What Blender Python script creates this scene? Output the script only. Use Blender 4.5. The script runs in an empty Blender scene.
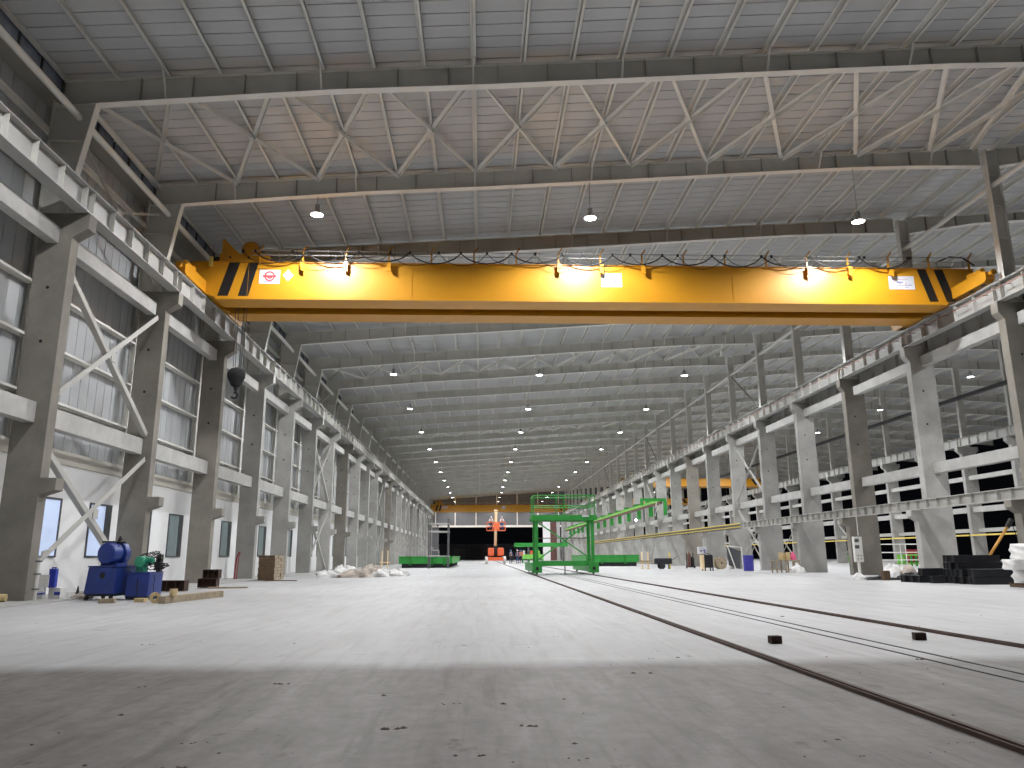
import bpy, math, random
from mathutils import Vector, Matrix
random.seed(7)
scn = bpy.context.scene
COL = scn.collection
PI = math.pi

# ------------------------------------------------------------------ materials
def mat(name, col, rough=0.6, metal=0.0, amt=0.0, scale=3.0, bump=0.0, bscale=20.0, emit=None, estr=0.0, rnd=0.0, spec=0.5, stretch=None):
    m = bpy.data.materials.new(name); m.use_nodes = True
    nt = m.node_tree; n = nt.nodes; l = nt.links
    b = n['Principled BSDF']
    b.inputs['Base Color'].default_value = (*col, 1)
    b.inputs['Roughness'].default_value = rough
    b.inputs['Metallic'].default_value = metal
    b.inputs['Specular IOR Level'].default_value = spec
    if emit:
        b.inputs['Emission Color'].default_value = (*emit, 1)
        b.inputs['Emission Strength'].default_value = estr
    geo = None
    if amt or bump or rnd:
        geo = n.new('ShaderNodeNewGeometry')
    pos = geo.outputs['Position'] if geo else None
    if stretch and geo:
        mp = n.new('ShaderNodeMapping'); mp.inputs['Scale'].default_value = stretch
        l.new(pos, mp.inputs['Vector']); pos = mp.outputs['Vector']
    if amt or rnd:
        nz = n.new('ShaderNodeTexNoise'); nz.inputs['Scale'].default_value = scale
        nz.inputs['Detail'].default_value = 6; nz.inputs['Roughness'].default_value = 0.62
        l.new(pos, nz.inputs['Vector'])
        mr = n.new('ShaderNodeMapRange')
        mr.inputs['From Min'].default_value = 0.3; mr.inputs['From Max'].default_value = 0.7
        mr.inputs['To Min'].default_value = 1 - amt; mr.inputs['To Max'].default_value = 1 + amt
        l.new(nz.outputs['Fac'], mr.inputs['Value'])
        fac = mr.outputs['Result']
        if rnd:
            oi = n.new('ShaderNodeObjectInfo'); m2 = n.new('ShaderNodeMapRange')
            m2.inputs['To Min'].default_value = 1 - rnd; m2.inputs['To Max'].default_value = 1 + rnd
            l.new(oi.outputs['Random'], m2.inputs['Value'])
            mu = n.new('ShaderNodeMath'); mu.operation = 'MULTIPLY'
            l.new(fac, mu.inputs[0]); l.new(m2.outputs['Result'], mu.inputs[1]); fac = mu.outputs[0]
        vm = n.new('ShaderNodeVectorMath'); vm.operation = 'SCALE'
        vm.inputs[0].default_value = col
        l.new(fac, vm.inputs['Scale']); l.new(vm.outputs['Vector'], b.inputs['Base Color'])
    if bump:
        n2 = n.new('ShaderNodeTexNoise'); n2.inputs['Scale'].default_value = bscale; n2.inputs['Detail'].default_value = 5
        l.new(pos, n2.inputs['Vector'])
        bp = n.new('ShaderNodeBump'); bp.inputs['Strength'].default_value = bump; bp.inputs['Distance'].default_value = 0.02
        l.new(n2.outputs['Fac'], bp.inputs['Height']); l.new(bp.outputs['Normal'], b.inputs['Normal'])
    return m

M = {}
M['concrete'] = mat('column_concrete', (.36, .352, .332), .85, 0, .20, .9, .25, 14, rnd=.18)
M['concrete_brown'] = mat('brownish_column_concrete', (.225, .208, .178), .88, 0, .22, .9, .25, 14, rnd=.06)
M['precast'] = mat('precast_concrete', (.42, .413, .395), .85, 0, .16, 1.5, .2, 16, rnd=.06)
M['void'] = mat('dark_void', (.012, .012, .013), .9)
M['steel_light'] = mat('light_grey_paint', (.74, .725, .68), .5, 0, .08, 1.2)
M['steel_brace'] = mat('brace_paint', (.44, .43, .40), .5, 0, .08, 1.2)
M['steel_beam'] = mat('pale_grey_paint', (.35, .345, .33), .5, 0, .08, .8)
M['steel_grey'] = mat('grey_paint', (.62, .605, .555), .55, 0, .10, .8)
M['steel_mid'] = mat('mid_grey_paint', (.34, .33, .30), .55)
M['steel_dark'] = mat('dark_grey_paint', (.085, .085, .088), .5)
M['roof'] = mat('roof_sheet', (.47, .475, .48), .42, 0, .07, .7, stretch=(1, .15, 1))
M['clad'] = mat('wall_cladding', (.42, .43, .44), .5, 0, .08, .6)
M['plaster'] = mat('white_plaster', (.80, .80, .80), .8, 0, .03, 1.5)
M['beige'] = mat('beige_render', (.56, .535, .47), .85, 0, .05, 2)
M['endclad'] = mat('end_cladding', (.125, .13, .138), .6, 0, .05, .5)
M['yellow'] = mat('crane_yellow', (.54, .245, .010), .42, 0, .05, .8)
M['black'] = mat('black_paint', (.010, .010, .011), .5)
M['blacksteel'] = mat('black_oiled_steel', (.022, .023, .028), .38, .3, .3, 6)
M['rubber'] = mat('black_rubber', (.018, .018, .018), .75)
M['sign_white'] = mat('white_sign', (.60, .60, .64), .4)
M['sign_red'] = mat('red_print', (.45, .05, .05), .5)
M['sign_blue'] = mat('blue_print', (.07, .08, .30), .5)
M['sign_green'] = mat('teal_print', (.22, .50, .45), .5)
M['green'] = mat('bright_green_paint', (.030, .30, .045), .42, 0, .10, 2.5)
M['green2'] = mat('light_green_paint', (.22, .62, .10), .42, 0, .08, 2.5)
M['orange'] = mat('orange_paint', (.85, .16, .055), .45, 0, .08, 3)
M['cream'] = mat('cream_paint', (.80, .62, .38), .5, 0, .06, 3)
M['paleyellow'] = mat('yellow_bar', (.72, .55, .12), .5, 0, .12, 2)
M['blue'] = mat('navy_blue_paint', (.012, .035, .21), .38, 0, .18, 3)
M['drumblue'] = mat('violet_blue_plastic', (.045, .04, .30), .45)
M['motor_green'] = mat('motor_green', (.03, .30, .17), .4)
M['rust'] = mat('rusty_steel', (.060, .032, .022), .8, .2, .35, 6)
M['rail'] = mat('rail_rust', (.085, .052, .040), .7, .3, .35, 4)
M['wood'] = mat('weathered_wood', (.34, .275, .19), .85, 0, .25, 7, .3, 30)
M['palewood'] = mat('pale_wood', (.55, .42, .22), .8, 0, .2, 9)
M['darkwood'] = mat('dark_wood', (.10, .062, .034), .85, 0, .25, 6)
M['plastic'] = mat('white_sheeting', (.78, .77, .75), .35, 0, .10, 5, .5, 9)
M['dirtyplastic'] = mat('soiled_sheeting', (.50, .43, .37), .5, 0, .3, 4, .5, 9)
M['bluebox'] = mat('blue_plastic', (.03, .05, .40), .4)
M['pink'] = mat('pink_cloth', (.75, .12, .25), .7)
M['red'] = mat('red_hose', (.30, .02, .03), .5)
M['conductor'] = mat('conductor_red', (.24, .075, .05), .55)
M['lamp_body'] = mat('lamp_aluminium', (.35, .35, .36), .4, .6)
M['lamp_light'] = mat('lamp_disc', (.9, .9, .9), .5, emit=(.95, .97, 1.0), estr=26)
M['spark'] = mat('welding_light', (.9, .9, .9), .5, emit=(.9, .95, 1.0), estr=30)
M['glass_lit'] = mat('lit_window', (.55, .65, .85), .15, emit=(.58, .70, 1.0), estr=.34)
M['glass_grey'] = mat('grey_window', (.23, .29, .31), .12, amt=.12, scale=1.2)
M['glass_dark'] = mat('dark_glazing', (.05, .055, .065), .08)
M['glass_eave'] = mat('eave_glazing', (.22, .24, .29), .2, amt=.3, scale=2.5)
M['prop'] = mat('amber_paint', (.62, .30, .05), .5)
M['frame_dark'] = mat('dark_frame', (.06, .063, .07), .5)
M['building'] = mat('dark_building', (.42, .42, .45), .8)
M['skin'] = mat('skin', (.42, .25, .17), .6)
M['cloth_white'] = mat('white_clothes', (.72, .72, .75), .8)
M['cloth_blue'] = mat('blue_clothes', (.05, .10, .25), .8)
M['cloth_dark'] = mat('dark_clothes', (.03, .03, .05), .85)
M['cloth_orange'] = mat('orange_vest', (.75, .14, .06), .8)
M['helmet_blue'] = mat('blue_helmet', (.08, .28, .60), .4)
M['helmet_white'] = mat('white_helmet', (.8, .8, .8), .4)
M['sheet_brown'] = mat('brown_panel', (.13, .055, .045), .7)
M['sheet_grey'] = mat('grey_panel', (.40, .40, .385), .7)
M['kerb'] = mat('kerb_concrete', (.36, .355, .34), .85, 0, .15, 2)

def floor_material():
    m = bpy.data.materials.new('concrete_floor'); m.use_nodes = True
    nt = m.node_tree; n = nt.nodes; l = nt.links; b = n['Principled BSDF']
    geo = n.new('ShaderNodeNewGeometry')
    def noise(scale, detail=6, rough=.6, st=None, dist=0):
        z = n.new('ShaderNodeTexNoise'); z.inputs['Scale'].default_value = scale; z.inputs['Detail'].default_value = detail
        z.inputs['Roughness'].default_value = rough; z.inputs['Distortion'].default_value = dist
        if st:
            mp = n.new('ShaderNodeMapping'); mp.inputs['Scale'].default_value = st[:3]; mp.inputs['Rotation'].default_value = (0, 0, st[3])
            l.new(geo.outputs['Position'], mp.inputs['Vector']); l.new(mp.outputs['Vector'], z.inputs['Vector'])
        else:
            l.new(geo.outputs['Position'], z.inputs['Vector'])
        return z.outputs['Fac']
    def ramp(src, p0, c0, p1, c1):
        r = n.new('ShaderNodeValToRGB'); e = r.color_ramp.elements
        e[0].position = p0; e[0].color = (*c0, 1); e[1].position = p1; e[1].color = (*c1, 1)
        l.new(src, r.inputs['Fac']); return r.outputs['Color']
    def mul(a, b2):
        x = n.new('ShaderNodeMix'); x.data_type = 'RGBA'; x.blend_type = 'MULTIPLY'; x.inputs['Factor'].default_value = 1
        l.new(a, x.inputs['A']); l.new(b2, x.inputs['B']); return x.outputs['Result']
    base = ramp(noise(.22, 7), .30, (.43, .43, .43), .70, (.50, .50, .507))
    c = mul(base, ramp(noise(2.6, 8, .7), .30, (.90, .89, .88), .62, (1, 1, 1)))
    c = mul(c, ramp(noise(1.0, 5, .6, (2.6, .35, 1, .35), 1.0), .34, (.92, .91, .90), .56, (1, 1, 1)))
    c = mul(c, ramp(noise(1.0, 5, .6, (3.4, .25, 1, -.6), .6), .30, (.93, .92, .91), .52, (1, 1, 1)))
    c = mul(c, ramp(noise(5.0, 4, .5, (.5, 1.6, 1, .2)), .25, (.30, .25, .21), .30, (1, 1, 1)))
    drag = ramp(noise(1.0, 6, .65, (7.0, .5, 1, .55), .4), .30, (.84, .83, .81), .50, (1, 1, 1))
    c = mul(c, drag)
    # brown dirt on the near floor, with the crane's shadow painted into it
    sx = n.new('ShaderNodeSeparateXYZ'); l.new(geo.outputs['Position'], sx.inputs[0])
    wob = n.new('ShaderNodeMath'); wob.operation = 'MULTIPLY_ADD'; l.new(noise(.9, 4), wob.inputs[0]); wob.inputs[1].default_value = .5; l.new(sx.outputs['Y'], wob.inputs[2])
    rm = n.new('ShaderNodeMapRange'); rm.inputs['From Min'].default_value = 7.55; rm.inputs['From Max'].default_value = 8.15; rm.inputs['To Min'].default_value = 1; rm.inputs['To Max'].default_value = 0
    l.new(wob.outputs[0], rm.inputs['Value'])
    dirt_shade = ramp(noise(1.3, 7, .65, (1.6, .5, 1, .4), .8), .28, (.24, .21, .185), .72, (.52, .49, .46))
    dirt_shade = mul(dirt_shade, ramp(noise(7.0, 8, .75, (1.0, 1.0, 1, .3)), .32, (.70, .66, .62), .58, (1, 1, 1)))
    dirt_shade = mul(dirt_shade, ramp(noise(1.0, 4, .6, (9.0, .7, 1, -.45), .3), .34, (.74, .71, .68), .46, (1, 1, 1)))
    dirt_shade = mul(dirt_shade, ramp(noise(2.4, 5, .7, (1, .8, 1, 0)), .30, (.42, .31, .25), .37, (1, 1, 1)))
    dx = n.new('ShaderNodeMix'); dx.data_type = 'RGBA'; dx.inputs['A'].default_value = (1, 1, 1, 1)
    l.new(rm.outputs['Result'], dx.inputs['Factor']); l.new(dirt_shade, dx.inputs['B'])
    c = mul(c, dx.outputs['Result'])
    l.new(c, b.inputs['Base Color'])
    b.inputs['Roughness'].default_value = .55; b.inputs['Specular IOR Level'].default_value = .35
    bp = n.new('ShaderNodeBump'); bp.inputs['Strength'].default_value = .08; bp.inputs['Distance'].default_value = .01
    l.new(noise(18, 6), bp.inputs['Height']); l.new(bp.outputs['Normal'], b.inputs['Normal'])
    return m
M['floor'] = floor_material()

# ------------------------------------------------------------------ mesh helper
class MB:
    def __init__(s): s.v = []; s.f = []; s.m = []; s.s = []
    def add(s, vs, fs, mi=0, smooth=False):
        o = len(s.v); s.v += [tuple(v) for v in vs]
        for f in fs: s.f.append([i + o for i in f]); s.m.append(mi); s.s.append(smooth)
        return s
    def box(s, x0, x1, y0, y1, z0, z1, mi=0):
        if x0 > x1: x0, x1 = x1, x0
        if y0 > y1: y0, y1 = y1, y0
        if z0 > z1: z0, z1 = z1, z0
        return s.add([(x0,y0,z0),(x1,y0,z0),(x1,y1,z0),(x0,y1,z0),(x0,y0,z1),(x1,y0,z1),(x1,y1,z1),(x0,y1,z1)],
              [(0,3,2,1),(4,5,6,7),(0,1,5,4),(1,2,6,5),(2,3,7,6),(3,0,4,7)], mi)
    def frame(s, p, q, up=(0,0,1)):
        p = Vector(p); q = Vector(q); d = (q - p).normalized(); u = Vector(up)
        if abs(d.dot(u)) > .98: u = Vector((0,1,0)) if abs(d.y) < .9 else Vector((1,0,0))
        a = d.cross(u).normalized(); b = a.cross(d).normalized(); return p, q, a, b
    def bar(s, p, q, w, h, mi=0, up=(0,0,1)):
        p, q, a, b = s.frame(p, q, up); a *= w/2; b *= h/2
        vs = [p-a-b, p+a-b, p+a+b, p-a+b, q-a-b, q+a-b, q+a+b, q-a+b]
        return s.add(vs, [(0,1,2,3),(4,7,6,5),(0,4,5,1),(1,5,6,2),(2,6,7,3),(3,7,4,0)], mi)
    def ang(s, p, q, w, t=.012, mi=0, up=(0,0,1)):
        """an angle-iron member: two thin legs"""
        p, q, a, b = s.frame(p, q, up)
        s.bar(p, q, w, t, mi, up); off = a*(w/2) + b*(-w/2)
        return s.bar(p+off, q+off, t, w, mi, up)
    def tube(s, p, q, r, n=10, mi=0, r2=None, caps=True):
        p, q, a, b = s.frame(p, q); r2 = r if r2 is None else r2
        c = [(math.cos(2*PI*i/n), math.sin(2*PI*i/n)) for i in range(n)]
        A = [p + a*(r*x) + b*(r*y) for x, y in c]; B = [q + a*(r2*x) + b*(r2*y) for x, y in c]
        s.add(A+B, [(i, i+n, (i+1)%n+n, (i+1)%n) for i in range(n)], mi, True)
        if caps:
            s.add(A, [tuple(range(n))], mi); s.add(B, [tuple(reversed(range(n)))], mi)
        return s
    def path(s, pts, r, n=6, mi=0):
        pts = [Vector(p) for p in pts]; rings = []
        for i, p in enumerate(pts):
            d = (pts[min(i+1, len(pts)-1)] - pts[max(i-1, 0)]).normalized()
            u = Vector((0,0,1)) if abs(d.z) < .95 else Vector((0,1,0))
            a = d.cross(u).normalized(); b = a.cross(d)
            rings.append([p + a*(r*math.cos(2*PI*k/n)) + b*(r*math.sin(2*PI*k/n)) for k in range(n)])
        vs = [v for R in rings for v in R]; fs = []
        for i in range(len(pts)-1):
            for k in range(n):
                fs.append((i*n+k, (i+1)*n+k, (i+1)*n+(k+1)%n, i*n+(k+1)%n))
        s.add(vs, fs, mi, True)
        s.add(rings[0], [tuple(range(n))], mi); return s.add(rings[-1], [tuple(reversed(range(n)))], mi)
    def lathe(s, prof, c=(0,0,0), n=20, mi=0, axis='z'):
        def P(r, h, a):
            x, y = r*math.cos(a), r*math.sin(a)
            return {'z': (c[0]+x, c[1]+y, c[2]+h), 'y': (c[0]+x, c[1]+h, c[2]+y), 'x': (c[0]+h, c[1]+x, c[2]+y)}[axis]
        for j in range(len(prof)-1):
            (r0, h0), (r1, h1) = prof[j], prof[j+1]
            vs = [P(r0, h0, 2*PI*i/n) for i in range(n)] + [P(r1, h1, 2*PI*i/n) for i in range(n)]
            s.add(vs, [(i, (i+1)%n, (i+1)%n+n, i+n) for i in range(n)], mi, True)
        return s
    def prism(s, poly, axis, a0, a1, mi=0):
        """poly: 2-d outline in the plane across axis; x: (y,z)  y: (x,z)  z: (x,y)"""
        def P(u, w, a): return {'x': (a,u,w), 'y': (u,a,w), 'z': (u,w,a)}[axis]
        n = len(poly); vs = [P(u,w,a0) for u,w in poly] + [P(u,w,a1) for u,w in poly]
        fs = [tuple(range(n)), tuple(range(2*n-1, n-1, -1))] + [(i, i+n, (i+1)%n+n, (i+1)%n) for i in range(n)]
        return s.add(vs, fs, mi)
    def build(s, name, mats, parent=None, loc=(0,0,0), bevel=0):
        me = bpy.data.meshes.new(name)
        me.from_pydata(s.v, [], s.f)
        if not isinstance(mats, (list, tuple)): mats = [mats]
        for m in mats: me.materials.append(M[m] if isinstance(m, str) else m)
        me.polygons.foreach_set('material_index', s.m)
        me.polygons.foreach_set('use_smooth', s.s)
        import bmesh
        bm = bmesh.new(); bm.from_mesh(me); bmesh.ops.recalc_face_normals(bm, faces=bm.faces); bm.to_mesh(me); bm.free()
        me.update()
        o = bpy.data.objects.new(name, me); COL.objects.link(o); o.location = loc
        if parent: o.parent = parent
        if bevel:
            b = o.modifiers.new('bevel', 'BEVEL'); b.width = bevel; b.segments = 2; b.limit_method = 'ANGLE'; b.angle_limit = .6
        return o

def tag(o, label, cat, group=None, kind='thing'):
    o['label'] = label; o['category'] = cat; o['kind'] = kind
    if group: o['group'] = group
    return o
def empty(name, loc, label, cat, group=None, rz=0):
    o = bpy.data.objects.new(name, None); COL.objects.link(o); o.location = loc; o.rotation_euler = (0,0,rz); o.empty_display_size = .2
    return tag(o, label, cat, group)
def struct(o): o['kind'] = 'structure'; return o
def dup(root, loc, label, rz=None):
    r = root.copy(); COL.objects.link(r); r.location = loc; r['label'] = label
    if rz is not None: r.rotation_euler = (0,0,rz)
    for ch in list(root.children):
        c = ch.copy(); COL.objects.link(c); c.parent = r
        for g in list(ch.children):
            d = g.copy(); COL.objects.link(d); d.parent = c
    return r
ORD = ('first second third fourth fifth sixth seventh eighth ninth tenth eleventh twelfth thirteenth fourteenth fifteenth sixteenth seventeenth '
       'eighteenth nineteenth twentieth twenty-first twenty-second twenty-third twenty-fourth twenty-fifth twenty-sixth twenty-seventh twenty-eighth twenty-ninth thirtieth').split()

# ------------------------------------------------------------------ the grid (metres)
BAY, Y0 = 6.13, 12.98
YL = lambda k: Y0 + BAY*k
KN = 26                      # last frame line
YEND = YL(KN) + 5.5
XL, XLB = -10.79, -11.66     # white-wall row: hall face, back face
XR, XRB = 18.63, 19.66       # open row
X2, X2B = 40.4, 41.5         # far row of the neighbouring hall
TH = .37
ZL, ZR, Z2 = 9.93, 9.80, 9.75
zroof = lambda x: 14.17 + .0665*(x + 11.3)
WALLX = -12.1

# ------------------------------------------------------------------ setting
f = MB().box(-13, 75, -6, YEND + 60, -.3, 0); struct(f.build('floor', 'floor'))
kb = MB().box(WALLX, -9.95, -6, YEND, 0, .02); struct(kb.build('trim_1', 'kerb'))

def corrugated(x0, x1, z0f, ya, yb, pitch, gw, gd, vertical=False, xw=0, za=0, zb=0):
    """a sheet with narrow grooves; vertical: a wall sheet in the plane x = xw"""
    mb = MB(); ys = []; y = ya
    while y < yb:
        ys += [(y, 0), (y + pitch - gw*1.6, 0), (y + pitch - gw*1.3, gd), (y + pitch - gw*.3, gd)]; y += pitch
    ys.append((y, 0)); vs = []
    for yy, d in ys:
        if vertical: vs += [(xw - d, yy, za), (xw - d, yy, zb)]
        else: vs += [(x0, yy, z0f(x0) + d), (x1, yy, z0f(x1) + d)]
    mb.add(vs, [(2*i, 2*i+1, 2*i+3, 2*i+2) for i in range(len(ys)-1)])
    return mb
struct(corrugated(-12.25, 40.6, zroof, 1.0, YEND, .48, .03, .022).build('ceiling', 'roof'))
z3 = lambda x: zroof(40.4) - .055*(x - 40.4)
struct(corrugated(40.6, 69, z3, 13, YEND, .48, .03, .022).build('ceiling.001', 'roof'))
struct(corrugated(0, 0, None, -1, YEND, .50, .03, .018, True, WALLX - .06, 4.0, 13.35).build('wall_left', 'clad'))
struct(MB().box(WALLX - .25, WALLX, -1, YEND, 0, 3.66).build('wall_left.001', 'plaster'))
struct(MB().box(WALLX - .25, WALLX + .07, -1, YEND, 3.64, 4.02).build('trim_2', 'beige'))
struct(MB().box(WALLX - .3, -11.66, -1, YEND, 13.36, 13.46).build('trim_3', 'steel_mid'))

# clerestory glazing under the eave
cl = MB().box(-11.74, -11.70, 1, YEND, 13.48, 14.10).build('window_1', 'glass_eave'); struct(cl)
pm = MB(); y = 6.0
while y < YEND: pm.box(-11.72, -11.64, y, y + .06, 13.48, 14.10); y += 1.02
pm.box(-11.72, -11.66, 1, YEND, 13.46, 13.50)
pm.build('mullion', 'steel_dark', cl)

# windows in the white wall
wn = 2
for k in range(0, 11):
    for a, b in ((1.95, 3.5), (5.2, 6.55)):
        y0, y1 = YL(k) + a, YL(k) + b
        o = struct(MB().box(WALLX - .02, WALLX + .012, y0, y1, 1.06, 2.64).build('window_%d' % wn, 'glass_lit' if (k == 1) else 'glass_grey')); wn += 1
        fr = MB()
        fr.box(WALLX, WALLX + .03, y0 - .04, y0 + .03, 1.03, 2.68); fr.box(WALLX, WALLX + .03, y1 - .03, y1 + .04, 1.03, 2.68)
        fr.box(WALLX, WALLX + .03, y0, y1, 1.02, 1.07); fr.box(WALLX, WALLX + .03, y0, y1, 2.62, 2.68)
        fr.build('window_frame', 'frame_dark', o)
        lv = MB()
        if b > 6 or k != 1:
            for i in range(22):
                z = 1.10 + i*.07; lv.box(WALLX + .012, WALLX + .035, y1 - .36, y1 - .03, z, z + .035)
            lv.box(WALLX + .008, WALLX + .016, y1 - .36, y1 - .03, 1.08, 2.62)
            lv.build('window_louvre', 'frame_dark', o)

# end wall and what lies beyond it
EW = YEND
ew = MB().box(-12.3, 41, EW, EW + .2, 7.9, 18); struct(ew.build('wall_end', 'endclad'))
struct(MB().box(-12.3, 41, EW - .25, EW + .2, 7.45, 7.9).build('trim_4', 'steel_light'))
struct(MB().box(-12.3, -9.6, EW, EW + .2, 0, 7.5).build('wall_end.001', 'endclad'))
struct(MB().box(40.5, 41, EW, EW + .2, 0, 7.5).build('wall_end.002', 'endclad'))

for i, x in enumerate((-10.4, -5.9, -1.1, 3.7, 8.4, 13.2, 18)):
    tag(MB().box(x-.1, x+.1, EW-.24, EW-.02, 7.9, zroof(x) - .25).build('wall_post', 'steel_light'), 'pale post on the end wall above the far opening, %s from the white wall' % ORD[i], 'post', 'posts on the end wall')

# ------------------------------------------------------------------ concrete columns
def col_profile_left():
    return [(XLB,0),(XL,0),(XL,2.50),(XL+.39,2.63),(XL+.39,2.93),(XL,2.93),(XL,9.24),(XL+.40,9.50),(XL+.40,ZL),(XLB,ZL)]
def col_profile_right():
    return [(18.16,0),(XRB,0),(XRB,ZR),(18.43,ZR),(18.43,9.40),(XR,9.15),(XR,2.76),(17.86,2.76),(17.86,2.52),(18.16,2.32)]
def col_profile_far():
    return [(X2,0),(X2B,0),(X2B,9.1),(X2B+.35,9.4),(X2B+.35,Z2),(X2-.35,Z2),(X2-.35,9.4),(X2,9.1)]
def column(prof, xh, name):
    mb = MB().prism(prof, 'y', 0, TH); x0 = prof[0][0]
    o = mb.build(name, 'concrete', None, bevel=.012)
    return o
def sockets(xs, par):
    for x, z in xs: MB().lathe([(0, -.003), (.045, -.003), (.045, .05)], (x, 0, z), 10, 0, 'y').build('lifting_socket', 'void', par)
cL = column(col_profile_left(), XL, 'concrete_column'); sockets([(-11.23, 6.40), (-11.24, 7.85)], cL)
cR = column(col_profile_right(), XR, 'concrete_column'); sockets([(19.05, 6.40), (19.06, 7.85)], cR)
c2 = column(col_profile_far(), X2, 'concrete_column'); sockets([(X2 + .4, 6.4), (X2 + .4, 7.8)], c2)
for k in range(0, KN+1):
    lab = ('grey concrete column before the first one in view along the white wall' if k == 0 else
           'grey concrete column along the white wall, %s from the camera end' % ORD[k-1])
    BROWN = (1, 2, 3, 8, 13)
    if k == 0: o = cL; o.location = (0, YL(0), 0); tag(o, lab, 'column', 'concrete columns along the white wall')
    else: o = dup(cL, (0, YL(k), 0), lab)
    if k in BROWN: o.material_slots[0].link = 'OBJECT'; o.material_slots[0].material = M['concrete_brown']
for k in [1] + list(range(2, KN+1)):
    lab = 'grey concrete column in the open row between the halls, %s from the camera end' % ORD[k-2] if k > 1 else 'grey concrete column of the open row just outside the picture edge'
    if k == 1: o = cR; o.location = (0, YL(1) - .08, 0); tag(o, lab, 'column', 'concrete columns between the halls')
    else: o = dup(cR, (0, YL(k) - .08, 0), lab)
    if k in (2, 4, 9): o.material_slots[0].link = 'OBJECT'; o.material_slots[0].material = M['concrete_brown']
for i, k in enumerate(range(6, KN+1)):
    lab = 'concrete column in the far row across the neighbouring hall, %s from the camera end' % ORD[i]
    if i == 0: c2.location = (0, YL(k), 0); tag(c2, lab, 'column', 'concrete columns of the far row')
    else: dup(c2, (0, YL(k), 0), lab)

# ------------------------------------------------------------------ precast tie beams between the columns
def tie(x0, x1, z0, z1, ks, rowname, lev, group, off=0):
    L = BAY - TH
    mb = MB().box(x0, x1, 0, L, z0, z1); o = mb.build('tie_beam', 'precast', bevel=.012)
    for i, k in enumerate(ks):
        lab = '%s concrete tie beam %s, %s bay from the camera end' % (lev, rowname, ORD[i])
        if i == 0: o.location = (0, YL(k) + TH + off, 0); tag(o, lab, 'beam', group)
        else: dup(o, (0, YL(k) + TH + off, 0), lab)
tie(-11.42, -11.11, 4.30, 4.82, range(0, KN), 'along the white wall', 'lower', 'lower tie beams along the white wall')
tie(-11.42, -11.11, 9.07, 9.52, range(0, KN), 'along the white wall', 'upper', 'upper tie beams along the white wall')
tie(19.05, 19.36, 4.29, 4.73, range(1, KN), 'between the halls', 'lower', 'lower tie beams between the halls', -.08)
tie(19.09, 19.42, 8.94, 9.40, range(1, KN), 'between the halls', 'upper', 'upper tie beams between the halls', -.08)
tie(40.7, 41.0, 4.30, 4.74, range(6, KN), 'of the far row', 'lower', 'tie beams of the far row')
tie(40.7, 41.0, 6.95, 7.30, range(6, KN), 'of the far row', 'middle', 'middle beams of the far row')

# ------------------------------------------------------------------ crane runway beams
def runway(xc, z0, z1, ks, rowname, group, w=.36, side=0, m='steel_beam', off=0, nst=6):
    root = None
    for i, k in enumerate(ks):
        lab = 'pale crane runway beam %s, %s bay from the camera end' % (rowname, ORD[i])
        loc = (xc, YL(k) + off, 0)
        if root is None:
            root = empty('runway_beam', loc, lab, 'beam', group)
            b = MB(); L = BAY - .012; t = .03
            b.box(-w/2, w/2, 0, L, z0, z0 + t); b.box(-w/2, w/2, 0, L, z1 - t, z1); b.box(-.008, .008, 0, L, z0 + t, z1 - t)
            b.build('web_and_flanges', m, root)
            for j in range(nst):
                y = .19 + j*(L - .38)/(nst - 1)
                MB().box(-w/2 + .02, w/2 - .02, y - .006, y + .006, z0 + t, z1 - t).build('stiffener', 'steel_grey', root)
            r = MB().box(-.035, .035, 0, L, z1, z1 + .06); r.build('crane_rail', 'rail', root)
            if side:
                c = MB().box(side*(w/2 + .07), side*(w/2 + .09), 0, L, z0 + .40, z0 + .425)
                c.build('conductor_bar', 'conductor', root)
                for j in range(5):
                    y = .6 + j*1.22
                    h = MB().box(0, side*(w/2 + .10), y, y + .03, z0 + .425, z0 + .45).box(side*(w/2 + .06), side*(w/2 + .10), y, y + .03, z0 + .38, z0 + .45)
                    h.build('hanger', 'steel_mid', root)
        else: dup(root, loc, lab)
runway(-10.57, ZL, 10.63, range(0, KN), 'on the white-wall columns', 'runway beams above the white wall')
runway(18.62, ZR, 10.50, range(1, KN), 'on the open row, hall side', 'runway beams on the hall side of the open row', side=-1, off=-.08)
runway(19.56, ZR - .32, 10.18, range(1, KN), 'on the open row, far side', 'runway beams on the far side of the open row', off=-.08, m='steel_beam')
runway(40.35, Z2, 10.45, range(6, KN), 'on the far row of columns', 'runway beams on the far row', m='sheet_grey')

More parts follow.
